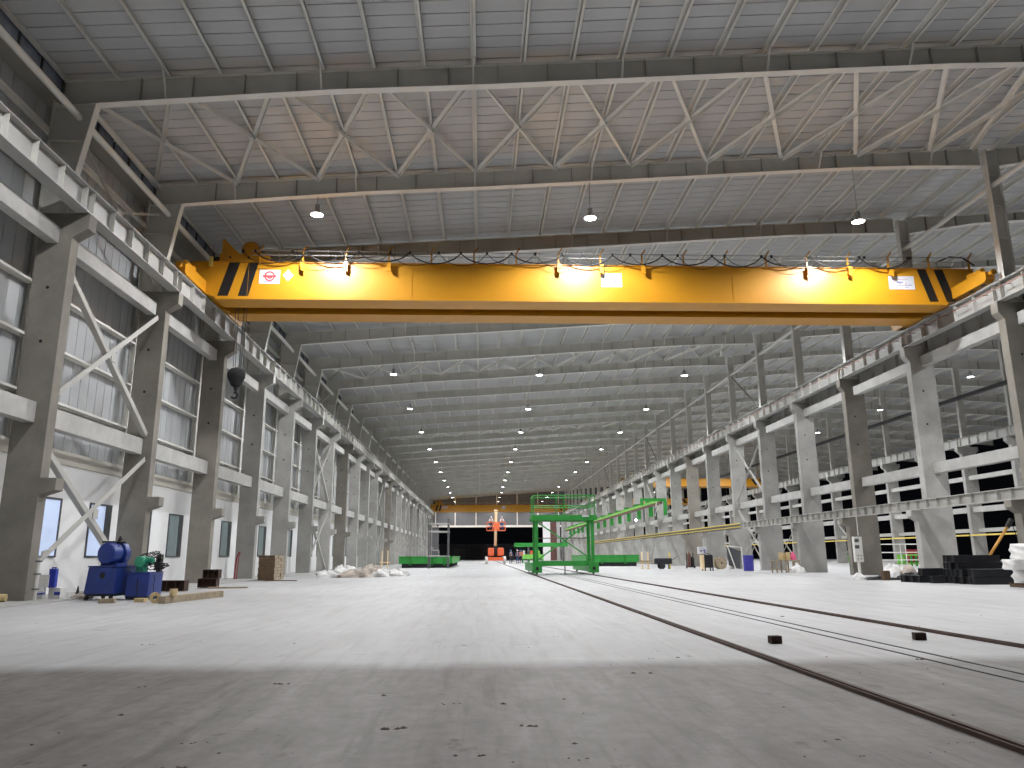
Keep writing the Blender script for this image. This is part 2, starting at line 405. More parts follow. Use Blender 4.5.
# ------------------------------------------------------------------ steel posts above the concrete
def post_left():
    mb = MB()      # plate girder post, flaring towards the rafter
    zb, zt = ZL, 13.55; t = .022; a, b = -11.18, -10.66; o = -11.78
    y0, y1 = .06, .31; ym = .185
    mb.prism([(o, zb), (a, zb), (b, 13.23), (-11.6, 13.15), (o, 13.15)], 'y', ym - .006, ym + .006, 1)
    mb.box(o - t, o, y0, y1, zb, 13.35, 1)
    mb.prism([(a, zb), (a + t, zb), (b + t, 13.23), (b, 13.23)], 'y', y0, y1, 0)
    for z, x in ((11.0, -11.02), (12.1, -10.86), (13.2, -10.68)): mb.box(o, x, y0, y1, z, z + .014, 1)
    mb.box(o - .03, a + .06, y0 - .03, y1 + .03, zb, zb + .03, 1)
    return mb
def post_right(x0, x1, zb, zt):
    mb = MB(); t = .022; y0, y1 = .04, .33; ym = .185
    mb.box(x0, x0 + t, y0, y1, zb, zt, 0); mb.box(x1 - t, x1, y0, y1, zb, zt, 1); mb.box(x0, x1, ym - .006, ym + .006, zb, zt, 1)
    z = zb + 1.25
    while z < zt - .3: mb.box(x0 + t, x1 - t, y0 + .01, y1 - .01, z, z + .014, 1); z += 1.25
    mb.box(x0 - .04, x1 + .04, y0 - .04, y1 + .04, zb, zb + .03, 1)
    return mb
def posts(mb, ks, row, group, off=0):
    o = mb.build('steel_post', ['steel_light', 'steel_grey'])
    for i, k in enumerate(ks):
        lab = 'grey steel roof post %s, %s from the camera end' % (row, ORD[i])
        if i == 0: o.location = (0, YL(k) + off, 0); tag(o, lab, 'post', group)
        else: dup(o, (0, YL(k) + off, 0), lab)
posts(post_left(), range(0, KN+1), 'above the white-wall columns', 'roof posts above the white wall')
posts(post_right(18.90, 19.36, ZR, 15.85), range(1, KN+1), 'in the open row', 'roof posts in the open row', -.08)
posts(post_right(40.65, 41.2, Z2, 17.3), range(6, KN+1), 'in the far row', 'roof posts in the far row')

# ------------------------------------------------------------------ rafters
def rafter(bot, top, xs_st, y0=.06, y1=.31):
    mb = MB(); ym = (y0 + y1)/2; t = .022
    mb.prism(bot + [(x, z) for x, z in reversed(top)], 'y', ym - .006, ym + .006, 1)
    for pts, sgn, mi in ((bot, 1, 0), (top, -1, 1)):
        for (xa, za), (xb, zb) in zip(pts, pts[1:]):
            mb.prism([(xa, za), (xb, zb), (xb, zb + sgn*t), (xa, za + sgn*t)], 'y', y0, y1, mi)
    def zi(pts, x):
        for (xa, za), (xb, zb) in zip(pts, pts[1:]):
            if xa <= x <= xb: return za + (zb - za)*(x - xa)/(xb - xa)
        return pts[-1][1]
    for x in xs_st:
        mb.box(x - .006, x + .006, y0 + .01, y1 - .01, zi(bot, x) + t, zi(top, x) - t, 2)
    return mb, zi
PUR = [round(-.26 + 1.42*n, 3) for n in range(-7, 14)]
bot1 = [(-11.6, 13.16), (-10.66, 13.24), (-4.3, 13.80), (0.0, 14.06), (5.0, 14.42), (10.5, 14.83), (13.8, 15.06), (16.3, 15.17), (18.8, 15.22)]
top1 = [(x, zroof(x) - .20) for x, _ in bot1]
mbr, zi = rafter(bot1, top1, [p + .7 for p in PUR[:-1]] )
r1 = mbr.build('roof_rafter', ['steel_light', 'steel_grey', 'steel_mid'])
for p in PUR[1::3]:
    MB().bar((p, -.28, zroof(p) - .22), (p, .08, zi(bot1, p) + .04), .05, .012).bar((p + .02, -.28, zroof(p) - .22), (p + .02, .08, zi(bot1, p) + .04), .012, .05).build('fly_brace', 'steel_light', r1)
for k in range(0, KN+1):
    lab = ('grey steel roof rafter across the main hall, at the very top edge of the picture' if k == 0 else
           'grey steel roof rafter across the main hall, %s below the top picture edge' % ORD[k])
    if k == 0: r1.location = (0, YL(0), 0); tag(r1, lab, 'rafter', 'rafters of the main hall')
    else: dup(r1, (0, YL(k), 0), lab)
bot2 = [(19.42, 15.22), (22.5, 15.75), (26, 16.05), (33, 16.42), (36.5, 16.62), (40.65, 16.6)]
top2 = [(x, zroof(x) - .20) for x, _ in bot2]
mb2, zi2 = rafter(bot2, top2, [19.6 + 1.42*i + .7 for i in range(15)])
r2 = mb2.build('roof_rafter', ['steel_light', 'steel_grey', 'steel_mid'])
for i in range(1, 15, 3):
    p = 19.6 + 1.42*i
    MB().bar((p, -.28, zroof(p) - .22), (p, .08, zi2(bot2, p) + .04), .05, .03).build('fly_brace', 'steel_light', r2)
for i, k in enumerate(range(2, KN+1)):
    lab = 'grey steel roof rafter across the neighbouring hall, %s from the camera end' % ORD[i]
    if i == 0: r2.location = (0, YL(k), 0); tag(r2, lab, 'rafter', 'rafters of the neighbouring hall')
    else: dup(r2, (0, YL(k), 0), lab)
bot3 = [(41.2, 16.55), (46, 16.45), (60, 15.75), (69, 15.2)]
mb3, _ = rafter(bot3, [(x, z3(x) - .2) for x, _ in bot3], [43 + 2.0*i for i in range(13)])
r3 = mb3.build('roof_rafter', ['steel_light', 'steel_grey', 'steel_mid'])
for i, k in enumerate(range(6, KN+1)):
    lab = 'grey roof rafter beyond the far row, %s from the camera end' % ORD[i]
    if i == 0: r3.location = (0, YL(k), 0); tag(r3, lab, 'rafter', 'rafters beyond the far row')
    else: dup(r3, (0, YL(k), 0), lab)

# ------------------------------------------------------------------ purlins, struts, girts
def purlin(x, ya, yb, zf):
    z1 = zf(x) - .004; z0 = z1 - .20; mb = MB()
    mb.box(x - .008, x + .008, ya, yb, z0, z1); mb.box(x - .008, x + .085, ya, yb, z0, z0 + .014); mb.box(x - .075, x + .008, ya, yb, z1 - .012, z1)
    mb.box(x + .071, x + .085, ya, yb, z0, z0 + .035)
    return mb.build('roof_purlin', 'steel_light')
for i, x in enumerate([-11.62] + PUR):
    tag(purlin(x, 3, YEND, zroof), 'long grey purlin under the main roof, %s from the white-wall eave' % ORD[i], 'purlin', 'purlins of the main roof')
for i in range(15):
    tag(purlin(19.6 + 1.42*i, 13, YEND, zroof), 'long grey purlin under the neighbouring roof, %s from the open row' % ORD[i], 'purlin', 'purlins of the neighbouring roof')
for i in range(10):
    tag(purlin(42.5 + 2*i, 40, YEND, z3), 'long grey purlin under the roof beyond the far row, %s' % ORD[i], 'purlin', 'purlins beyond the far row')
def struts(x, z, r, ks, row, group, off=0, m='steel_light'):
    o = MB().tube((x, TH/2 + .01, z), (x, BAY + TH/2 - .01, z), r, 12).build('strut_pipe', m)
    for i, k in enumerate(ks):
        lab = 'round grey strut pipe %s, %s bay from the camera end' % (row, ORD[i])
        if i == 0: o.location = (0, YL(k) + off, 0); tag(o, lab, 'strut', group)
        else: dup(o, (0, YL(k) + off, 0), lab)
struts(-11.1, 12.86, .10, range(0, KN), 'under the white-wall eave', 'strut pipes under the eave')
struts(19.10, 14.43, .10, range(1, KN), 'between the open-row posts', 'strut pipes in the open row', -.08)
for i, k in enumerate(range(6, KN)):
    o = MB().box(40.45, 40.62, 0, BAY, 13.75, 14.05).box(40.3, 40.64, 0, BAY, 13.72, 13.76).build('strut_beam', 'steel_dark') if i == 0 else None
    lab = 'dark strut beam along the far row posts, %s bay from the camera end' % ORD[i]
    if i == 0: g0 = o; o.location = (0, YL(k) + .2, 0); tag(o, lab, 'beam', 'strut beams of the far row')
    else: dup(g0, (0, YL(k) + .2, 0), lab)
for i, z in enumerate((5.25, 6.72, 8.18, 9.65, 11.1, 12.55)):
    mb = MB().box(WALLX - .02, WALLX + .15, 4, YEND, z, z + .012).box(WALLX + .14, WALLX + .152, 4, YEND, z, z + .07).box(WALLX - .005, WALLX + .005, 4, YEND, z - .05, z + .09)
    tag(mb.build('wall_girt', 'steel_light'), 'long grey wall rail on the cladding, %s above the white wall' % ORD[i], 'girt', 'wall rails on the cladding')
gp = MB().box(WALLX + .16, WALLX + .17, -.09, .09, 4.02, 13.3).box(WALLX + .01, WALLX + .16, -.006, .006, 4.02, 13.3).box(WALLX, WALLX + .01, -.09, .09, 4.02, 13.3).build('wall_post', 'steel_light')
for k in range(0, KN+1):
    lab = ('slim steel wall post before the first concrete column in view' if k == 0 else 'slim steel wall post behind the %s concrete column along the white wall' % ORD[k-1])
    if k == 0: gp.location = (0, YL(0) + .65, 0); tag(gp, lab, 'post', 'wall posts on the cladding')
    else: dup(gp, (0, YL(k) + .65, 0), lab)

# ------------------------------------------------------------------ bracing
def brace_x(name, pts, label, cat, group, w=.10, m='steel_brace', pipe=False, sh=True):
    """two crossing members and a centre plate: pts = a0,a1,b0,b1"""
    a0, a1, b0, b1 = [Vector(p) for p in pts]; c = (a0 + a1 + b0 + b1)/4
    r = empty(name, c, label, cat, group)
    for p, q, sx in ((a0, a1, 0), (b0, b1, .02)):
        mb = MB()
        if pipe: mb.tube(p - c, q - c, w/2, 8)
        else: mb.ang(p - c + Vector((sx,0,0)), q - c + Vector((sx,0,0)), w, .012, 0, (1,0,0) if abs((q-p).x) < .1 else (0,0,1))
        mb.build('diagonal', m, r)
    g = MB()
    if abs((a1-a0).x) < .1: g.box(-.01, .03, -.14, .14, -.14, .14)
    else: g.box(-.12, .12, -.12, .12, -.014, 0)
    g.build('centre_plate', m, r); return r
for bi, k in enumerate((1, 6, 11, 16, 21)):
    ya, yb = YL(k) + TH + .05, YL(k+1) - .05
    nm = ORD[k-1]
    x = -10.98
    brace_x('cross_brace', [(x, ya + .2, 8.4), (x, yb, 4.95), (x, ya, 5.05), (x, yb - .1, 8.95)], 'upper grey cross brace beside the %s column along the white wall' % nm, 'brace', 'upper cross braces along the white wall', .16)
    brace_x('cross_brace', [(x, ya, 3.75), (x, yb, .25), (x, ya, .75), (x, yb, 4.15)], 'lower grey cross brace beside the %s column along the white wall' % nm, 'brace', 'lower cross braces along the white wall', .16)
    brace_x('cross_brace', [(-11.3, ya, 10.2), (-11.3, yb, 12.75), (-11.3, ya, 12.75), (-11.3, yb, 10.2)], 'high grey cross brace under the eave beside the %s column along the white wall' % nm, 'brace', 'high cross braces under the eave', .07)
    # roof bracing: one cross in every second purlin bay
    xs = [-.26 + 2.84*i for i in range(-4, 7)] + [18.4]
    xs = [-11.5] + xs
    for i, (xa, xb) in enumerate(zip(xs, xs[1:])):
        y0, y1 = YL(k) + .34, YL(k+1) + .03
        za, zb = zroof(xa) - .26, zroof(xb) - .26
        brace_x('roof_brace', [(xa, y0, za), (xb, y1, zb), (xb, y0, zb), (xa, y1, za)],
                'roof cross brace in the %s braced bay from the camera, %s from the white-wall eave' % (ORD[bi], ORD[i]), 'brace', 'cross braces under the main roof', .13, 'steel_light')
for bi, k in enumerate((6, 11, 16, 21)):
    ya, yb = YL(k) + TH, YL(k+1) - .13
    nm = ORD[k-2]; x = 18.95
    brace_x('cross_brace', [(x, ya, 4.85), (x, yb, 8.9), (x, ya, 8.9), (x, yb, 4.85)], 'upper cross brace beside the %s column of the open row' % nm, 'brace', 'upper cross braces in the open row', .11)
    brace_x('cross_brace', [(x, ya, .25), (x, yb, 4.2), (x, ya, 4.2), (x, yb, .25)], 'lower cross brace beside the %s column of the open row' % nm, 'brace', 'lower cross braces in the open row', .11)
    brace_x('cross_brace', [(19.1, ya, 10.6), (19.1, yb, 14.3), (19.1, ya, 14.3), (19.1, yb, 10.6)], 'high cross brace between the roof posts above the %s column of the open row' % nm, 'brace', 'high cross braces in the open row', .08)
    if k >= 6:
        brace_x('cross_brace', [(40.8, ya, .25), (40.8, yb, 4.25), (40.8, ya, 4.25), (40.8, yb, .25)], 'lower cross brace in the %s braced bay of the far row' % ORD[bi], 'brace', 'lower cross braces in the far row', .11)
k = 13
brace_x('cross_brace', [(40.8, YL(14) + TH, .25), (40.8, YL(15), 4.25), (40.8, YL(14) + TH, 4.25), (40.8, YL(15), .25)], 'lower cross brace in the far row seen beside the wall-mounted switch box', 'brace', 'lower cross braces in the far row', .11)

# ------------------------------------------------------------------ high-bay lamps
def lamp_proto(label, group, rod=.75):
    r = empty('pendant_lamp', (0,0,0), label, 'lamp', group)
    MB().tube((0,0,.30), (0,0,.30 + rod), .012, 6).build('rod', 'lamp_body', r)
    MB().lathe([(0, .32), (.085, .32), (.09, .30), (.09, .06), (.10, .05), (0, .05)], (0,0,0), 16).build('housing', 'lamp_body', r)
    MB().lathe([(.10, .08), (.15, .03), (.235, -.07), (.225, -.07), (.14, .02), (.09, .06)], (0,0,0), 24).build('reflector', 'lamp_body', r)
    MB().lathe([(0, -.05), (.215, -.05), (.215, -.062), (0, -.062)], (0,0,0), 24).build('light_disc', 'lamp_light', r)
    ld = bpy.data.lights.new('lamp_beam', 'SPOT'); ld.energy = POWER; ld.spot_size = math.radians(164); ld.spot_blend = .42
    ld.shadow_soft_size = .20; ld.color = (.96, .975, 1.0)
    lo = bpy.data.objects.new('lamp_beam', ld); COL.objects.link(lo); lo.location = (0,0,-.08); lo.parent = r
    return r
POWER = 3300
cols = ((-5.9, 'the white-wall side'), (3.93, 'the middle line'), (13.85, 'the open-row side'))
for x, side in cols:
    lp = None
    for j, k in enumerate(range(0, KN+1, 2)):
        lab = ('glowing high-bay lamp hanging above the picture edge on %s' % side if k == 0 else
               'glowing high-bay lamp hanging on %s, %s from the camera' % (side, ORD[j-1]))
        if lp is None: lp = lamp_proto(lab, 'high-bay lamps of the main hall', zi(bot1, x) - 13.0 - .30); lp.location = (x, YL(k) + .19, 13.0)
        else: dup(lp, (x, YL(k) + .19, 13.0), lab)
lq = None
for x, side in ((26.3, 'the near line'), (33.9, 'the second line')):
    for j, k in enumerate(range(2, KN+1, 2)):
        lab = 'glowing high-bay lamp in the neighbouring hall on %s, %s from the camera' % (side, ORD[j])
        if lq is None: lq = lamp_proto(lab, 'high-bay lamps of the neighbouring hall', 2.9); lq.location = (x, YL(k) + .19, 13.0)
        else: dup(lq, (x, YL(k) + .19, 13.0), lab)
l3 = None
for j, k in enumerate(range(6, KN+1, 2)):
    lab = 'high-bay lamp beyond the far row, %s from the camera' % ORD[j]
    if l3 is None: l3 = lamp_proto(lab, 'high-bay lamps beyond the far row', 2.9); l3.location = (52, YL(k) + .19, 13.0)
    else: dup(l3, (52, YL(k) + .19, 13.0), lab)

# ------------------------------------------------------------------ overhead cranes
def plate(mb, poly, y, mi=0, t=.006):
    return mb.prism(poly, 'y', y - t, y, mi)
def ring(mb, cx, cz, r0, r1, y, mi, n=24, a0=0, a1=2*PI):
    for i in range(n):
        u, w = a0 + (a1-a0)*i/n, a0 + (a1-a0)*(i+1)/n
        plate(mb, [(cx+r0*math.cos(u), cz+r0*math.sin(u)), (cx+r1*math.cos(u), cz+r1*math.sin(u)), (cx+r1*math.cos(w), cz+r1*math.sin(w)), (cx+r0*math.cos(w), cz+r0*math.sin(w))], y, mi, .003)
def girder(par, xa, xb, y, xi, xj, zb, zt, stripes):
    g = MB().prism([(xa, zb+.46), (xi, zb+.12), (xj, zb+.12), (xb, zb+.46), (xb, zt), (xa, zt)], 'y', y, y+.70)
    g.box(xi, xj, y-.15, y+.85, zb, zb+.12).box(xa, xb, y-.06, y+.76, zt, zt+.02)
    x = xa + 2.2
    while x < xb - 2: g.box(x-.005, x+.005, y-.012, y, zb+.12, zt); x += 6.2
    o = g.build('girder', 'yellow', par)
    for st in stripes:
        plate(MB(), st, y-.001).build('hazard_stripe', 'black', o)
    return o
def main_crane(label, y0):
    r = empty('overhead_crane', (0, y0, 0), label, 'crane')
    zb, zt = 10.44, 11.96
    st = [[(-9.97,10.57),(-9.58,10.57),(-9.19,11.95),(-9.60,11.95)], [(-9.20,10.57),(-8.82,10.57),(-8.50,11.95),(-8.88,11.95)],
          [(17.55,10.57),(17.90,10.57),(17.52,11.95),(17.16,11.95)], [(18.22,10.60),(18.56,10.65),(18.20,11.95),(17.84,11.95)]]
    g = girder(r, -11.05, 19.45, 0, -9.98, 18.15, zb, zt, st)
    y = -.003
    # emblem sign, diamond label, centre sign, drawing sign
    s = plate(MB(), [(-8.44,11.11),(-7.66,11.11),(-7.66,11.67),(-8.44,11.67)], y)
    ring(s, -8.05, 11.41, .145, .20, y-.008, 1); ring(s, -8.05, 11.41, .05, .105, y-.008, 1, 16, PI, 2*PI)
    plate(s, [(-8.31,11.375),(-7.79,11.375),(-7.79,11.445),(-8.31,11.445)], y-.010, 1, .004)
    plate(s, [(-8.27,11.18),(-7.83,11.18),(-7.83,11.20),(-8.27,11.20)], y-.006, 2, .003)
    s.build('emblem_sign', ['sign_white', 'sign_red', 'sign_blue'], g)
    d = plate(MB(), [(-7.56,11.45),(-7.36,11.22),(-7.15,11.45),(-7.36,11.68)], y)
    plate(d, [(-7.46,11.37),(-7.26,11.37),(-7.26,11.40),(-7.46,11.40)], y-.006, 1, .003); plate(d, [(-7.43,11.32),(-7.29,11.32),(-7.29,11.345),(-7.43,11.345)], y-.006, 1, .003)
    d.build('diamond_label', ['sign_white', 'sign_green'], g)
    c = plate(MB(), [(4.62,11.10),(5.42,11.10),(5.42,11.66),(4.62,11.66)], y)
    plate(c, [(4.68,11.27),(5.36,11.27),(5.36,11.285),(4.68,11.285)], y-.006, 1, .003); plate(c, [(5.14,11.285),(5.20,11.285),(5.20,11.35),(5.14,11.35)], y-.006, 1, .003)
    c.build('centre_sign', ['sign_white', 'sign_blue'], g)
    w = plate(MB(), [(15.97,11.11),(17.0,11.11),(17.0,11.66),(15.97,11.66)], y)
    for b in ((16.12,16.75,11.51,11.522,1), (16.18,16.195,11.38,11.51,1), (16.42,16.43,11.51,11.55,1), (16.05,16.9,11.27,11.282,2), (16.64,16.66,11.28,11.38,1), (16.28,16.55,11.385,11.405,2), (16.3,16.52,11.42,11.43,2), (16.38,16.46,11.345,11.36,2), (16.60,16.74,11.19,11.205,2), (16.75,16.9,11.30,11.31,2)):
        plate(w, [(b[0],b[2]),(b[1],b[2]),(b[1],b[3]),(b[0],b[3])], y-.006, b[4], .003)
    w.build('drawing_sign', ['sign_white', 'sign_red', 'sign_blue'], g)
    girder(r, -11.05, 19.45, 1.78, -9.98, 18.15, zb, zt, [])
    for x, sg in ((-10.57, 1), (18.62, -1)):
        e = MB().prism([(-2.05,10.80),(-1.9,10.72),(4.3,10.72),(4.45,10.80),(4.45,11.08),(4.2,11.18),(-1.8,11.18),(-2.05,11.08)], 'x', x-.17, x+.17)
        ec = e.build('end_carriage', 'yellow', r)
        for yy in (-1.6, -.9, 3.3, 4.0):
            MB().lathe([(0,-.07),(.17,-.07),(.19,-.05),(.19,.05),(.17,.07),(0,.07)], (x, yy, 10.88), 18, 0, 'x').build('wheel', 'steel_dark', ec)
        for yy, dy in ((-2.05, -.22), (4.45, .22)):
            MB().tube((x, yy, 11.0), (x, yy+dy*.6, 11.0), .07, 12).tube((x, yy+dy*.6, 11.0), (x, yy+dy, 11.0), .11, 12).build('buffer', 'yellow', ec)
        MB().tube((x, -1.7, 11.27), (x, -1.2, 11.27), .10, 14).box(x-.1, x+.1, -1.2, -.9, 11.18, 11.36).build('drive_motor', 'yellow', ec)
        bt = MB()
        for i in range(5): bt.tube((x-sg*.45, -.03, 10.95+i*.12), (x-sg*.45, 0, 10.95+i*.12), .03, 6).tube((x-sg*.56, -.03, 10.95+i*.12), (x-sg*.56, 0, 10.95+i*.12), .03, 6)
        bt.box(x-sg*.40, x-sg*.60, -.006, 0, 10.88, 11.52).build('bolted_joint', 'yellow', ec)
    # festoon line in front of the near girder
    f = MB()
    for z in (12.22, 12.40): f.tube((-8.75, -.12, z), (19.3, -.12, z), .018, 8)
    f.tube((17.6, .1, 12.10), (19.2, .1, 12.10), .022, 6)
    f.build('festoon_rail', 'steel_beam', r)
    i = 0; x = -8.45
    while x < 19.3:
        p = MB().box(x-.03, x+.03, -.09, -.03, 11.70 if ((i-1)//3) % 2 == 0 else 11.9, 12.46).bar((x, -.10, 12.40), (x+.14, -.10, 12.62), .05, .05)
        if ((i-1)//3) % 2 == 0: p.prism([(x-.05,11.62),(x+.10,11.55),(x+.10,11.95),(x-.05,11.95)], 'y', -.22, -.16).box(x-.03, x+.05, -.2, 0, 11.86, 11.92)
        p.build('festoon_bracket', 'yellow', r); x += 1.63; i += 1
    for ph, lo, rr, dz, nm in ((0, .40, .026, -.12, 'thick'), (.45, .50, .013, -.18, 'thin')):
        pts = []; x = -8.6 - ph
        per = 1.95 if nm == 'thick' else 1.85
        n = int(27.2/per)
        for a in range(n):
            for t in range(8):
                u = t/8.0; sag = 4*u*(1-u); xx = x + (a+u)*per
                pts.append((xx, -.20 + dz*.2, 12.32 - lo*(sag**.8)*(1 + .10*math.sin(a*2.3))))
        pts.append((x + n*per, -.20 + dz*.2, 12.32))
        MB().path(pts, rr, 6).build('festoon_cable', 'black', r)
        tr = MB()
        for a in range(n+1): tr.box(x+a*per-.035, x+a*per+.035, -.22, -.15, 12.30, 12.40)
        tr.build('cable_trolley', 'black', r)
    MB().path([(17.9,-.1,12.2),(18.5,-.1,12.45),(19.0,-.1,12.42),(19.4,-.2,12.05)], .03, 6).build('supply_cable', 'black', r)
    # hoist trolley parked at the left end
    t = MB().box(-10.0, -8.15, .05, .30, 12.03, 12.33).box(-10.0, -8.15, 2.2, 2.45, 12.03, 12.33)
    t.box(-10.0, -9.75, .3, 2.2, 12.05, 12.30).box(-8.4, -8.15, .3, 2.2, 12.05, 12.30)
    tr = t.build('hoist_trolley', 'yellow', r)
    MB().prism([(-9.95,12.33),(-9.86,12.33),(-9.86,12.95),(-9.95,12.95)], 'y', .1, .2).prism([(-9.86,12.33),(-9.25,12.33),(-9.86,12.92)], 'y', .13, .17).build('gusset_post', 'yellow', tr)
    MB().lathe([(0,-.9),(.33,-.9),(.33,-.82),(.24,-.82),(.24,.82),(.33,.82),(.33,.9),(0,.9)], (-8.95, 1.25, 12.62), 22, 0, 'y').build('rope_drum', 'yellow', tr)
    MB().lathe([(.345,-.9),(.36,-.86),(.36,-.82),(.345,-.8)], (-8.95, 1.25, 12.62), 22, 0, 'y').tube((-10.45,.6,12.25),(-10.05,.6,12.25),.16,14).build('hoist_motor', 'black', tr)
    MB().box(-10.32, -10.20, -.12, -.04, 11.75, 12.15).build('warning_lamp', 'paleyellow', tr)
    for xx, yy in ((-8.9,0.10),(-9.6,.10)): MB().lathe([(0,-.02),(.045,-.02),(.045,.0)], (xx, .05, 12.18), 10, 0, 'y').build('bolt_hole', 'void', tr)
    rp = MB()
    for dx in (-.27, -.13, .13, .27): rp.tube((-9.42+dx*.55, 1.25, 8.15), (-9.42+dx, 1.25, 12.05), .012, 5)
    rp.build('hoist_rope', 'steel_dark', r)
    h = MB().lathe([(0,8.14),(.10,8.13),(.22,8.08),(.30,8.00),(.34,7.88),(.33,7.76),(.27,7.62),(.20,7.48),(.15,7.40),(.07,7.37),(.06,7.25),(0,7.25)], (-9.42, 1.25, 0), 22)
    hb = h.build('hook_block', 'void', r)
    hp = [(-9.42 + .02, 1.25, 7.28), (-9.42, 1.25, 7.18)]
    for i in range(13):
        a = PI*.5 - i*PI*1.35/12
        hp.append((-9.45 + .115*math.cos(a), 1.25, 7.05 + .115*math.sin(a)))
    MB().path(hp, .042, 8).build('hook', 'void', hb)
    return r
mc = main_crane('large yellow overhead crane spanning the main hall in front, with a black hook', 27.6)
fc = dup(mc, (0, 168.3, 0), 'small far yellow overhead crane spanning the far end of the main hall')

def side_crane(y0, label):
    r = empty('overhead_crane', (0, y0, 0), label, 'crane', 'cranes in the neighbouring hall')
    zb, zt = 10.28, 11.30
    st = [[(38.0,10.42),(38.6,10.42),(38.1,11.24),(37.5,11.24)], [(39.1,10.42),(39.7,10.42),(39.2,11.24),(38.6,11.24)], [(20.3,10.42),(20.8,10.42),(21.3,11.24),(20.8,11.24)]]
    girder(r, 19.5, 40.6, 0, 20.2, 39.9, zb, zt, st); girder(r, 19.5, 40.6, 2.2, 20.2, 39.9, zb, zt, [])
    for x in (19.52, 40.35):
        e = MB().prism([(-1.2,10.52),(4,10.52),(4.2,10.6),(4.2,11.0),(-1.4,11.0),(-1.4,10.6)], 'x', x-.18, x+.18).build('end_carriage', 'yellow', r)
    MB().box(24, 26, .1, 2.8, 11.28, 11.5).lathe([(0,-.6),(.3,-.6),(.3,.6),(0,.6)], (25,1.5,11.85), 16, 0, 'y').build('hoist_trolley', 'yellow', r)
    return r
sc1 = side_crane(104.5, 'nearer yellow overhead crane seen between columns in the neighbouring hall')
dup(sc1, (0, 142.0, 0), 'farther yellow overhead crane seen lower between columns in the neighbouring hall')

# ------------------------------------------------------------------ floor rails and small things on the slab
def floor_rail(x, ya, yb, label, w=.075, h=.028):
    mb = MB().box(x-w/2, x+w/2, ya, yb, .0, h).box(x-w*.24, x+w*.24, ya, yb, h, h+.012)
    return tag(mb.build('floor_rail', 'rail'), label, 'rail')
floor_rail(2.80, 1.5, YEND, 'rusty floor rail running under the white-wall side of the green gantry')
floor_rail(5.87, 5.0, YEND, 'rusty floor rail running under the open-row side of the green gantry')
for x, lab in ((4.32, 'thin dark cable channel strip in the floor, nearer the white wall of the two'), (4.59, 'thin dark cable channel strip in the floor, nearer the open row of the two')):
    tag(MB().box(x-.016, x+.016, 3.5, YEND, 0, .008).build('channel_strip', 'black'), lab, 'strip')
def hollow(mb, x0, x1, y0, y1, z0, z1, t=.012, mi=0, vi=1):
    mb.box(x0, x1, y0, y1, z0, z0+t, mi).box(x0, x1, y0, y1, z1-t, z1, mi).box(x0, x1, y0, y0+t, z0+t, z1-t, mi).box(x0, x1, y1-t, y1, z0+t, z1-t, mi)
    mb.box(x0+.03, x1-.03, y0+t, y1-t, z0+t, z1-t, vi)
    return mb
for (x, y, a, lab) in ((3.40, 9.08, .12, 'small dark steel block on the floor beside the cable strips, nearer the white wall'), (5.22, 9.28, -.1, 'small dark steel block on the floor close to the second rusty rail')):
    o = MB().box(-.065, .065, -.05, .05, 0, .085).build('steel_block', 'rust', bevel=.006); o.location = (x, y, .0); o.rotation_euler = (0,0,a); tag(o, lab, 'block', 'steel blocks on the floor')
cr = MB()
for i in range(70):
    y = 4.1 + 9*random.random()**1.7; x = random.uniform(-.62, .66)*y; s = random.uniform(.006, .018)
    if random.random() < .3: s *= 1.8
    for q in range(random.choice((1,1,2,4))):
        dx, dy = random.uniform(-.08,.08), random.uniform(-.02,.02)
        vs = [(x+dx+s*random.uniform(.5,1.2)*math.cos(a), y+dy+s*random.uniform(.5,1.2)*math.sin(a), 0) for a in (0,1.2,2.4,3.7,5)]
        n = len(cr.v); cr.add(vs + [(x+dx, y+dy, s*.4)], [(0,1,5),(1,2,5),(2,3,5),(3,4,5),(4,0,5)])
o = cr.build('debris', 'rust'); tag(o, 'scattered dark crumbs and chips on the bare concrete floor', 'debris', kind='stuff')

# ------------------------------------------------------------------ things along the white wall
# hydraulic power pack with motor
r = empty('hydraulic_unit', (-9.16, 19.72, 0), 'navy blue hydraulic tank on castors with a blue motor lying on top', 'machine', 'hydraulic units', rz=-.10); r.scale = (.84, .70, .98)
MB().prism([(-.50,.15),(.40,.15),(.44,.80),(-.42,.80)], 'y', -.45, .75).build('tank', 'blue', r, bevel=.02)
MB().box(-.44,.46,-.47,.77,.80,.83).build('tank_lid', 'blue', r)
MB().lathe([(0,-.42),(.10,-.42),(.24,-.40),(.27,-.36),(.27,.18),(.25,.20),(0,.20)], (.02, 0, 1.13), 24, 0, 'y').build('motor', 'blue', r)
MB().lathe([(0,.20),(.28,.20),(.30,.24),(.30,.50),(.20,.60),(0,.60)], (.06, 0, 1.12), 24, 0, 'y').build('motor_end', 'blue', r)
MB().box(-.2,.3,-.2,.45,.83,.90).build('motor_foot', 'blue', r)
MB().box(-.28,.05,-.1,.05,1.40,1.44).tube((.12,.05,1.38),(.2,.05,1.56),.03,8).tube((.02,.1,1.38),(.24,.1,1.50),.018,6).box(-.1,.3,.1,.2,1.38,1.43).build('motor_fitting', 'black', r)
MB().lathe([(0,-.01),(.08,-.01),(.08,.0)], (.02,-.45,.60), 16, 0, 'y').build('gauge', 'black', r)
MB().box(-.40,.40,-.40,.70,.10,.15).build('skid', 'black', r)
for x, y in ((-.42,-.38),(.30,-.38),(-.42,.62),(.32,.62)):
    MB().tube((x-.03,y,.075),(x+.03,y,.075),.075,14).build('castor', 'rubber', r)
r = empty('hydraulic_unit', (-8.36, 19.85, 0), 'navy blue tank with a green motor and black hoses on top', 'machine', 'hydraulic units', rz=-.06); r.scale = (.84, .72, .95)
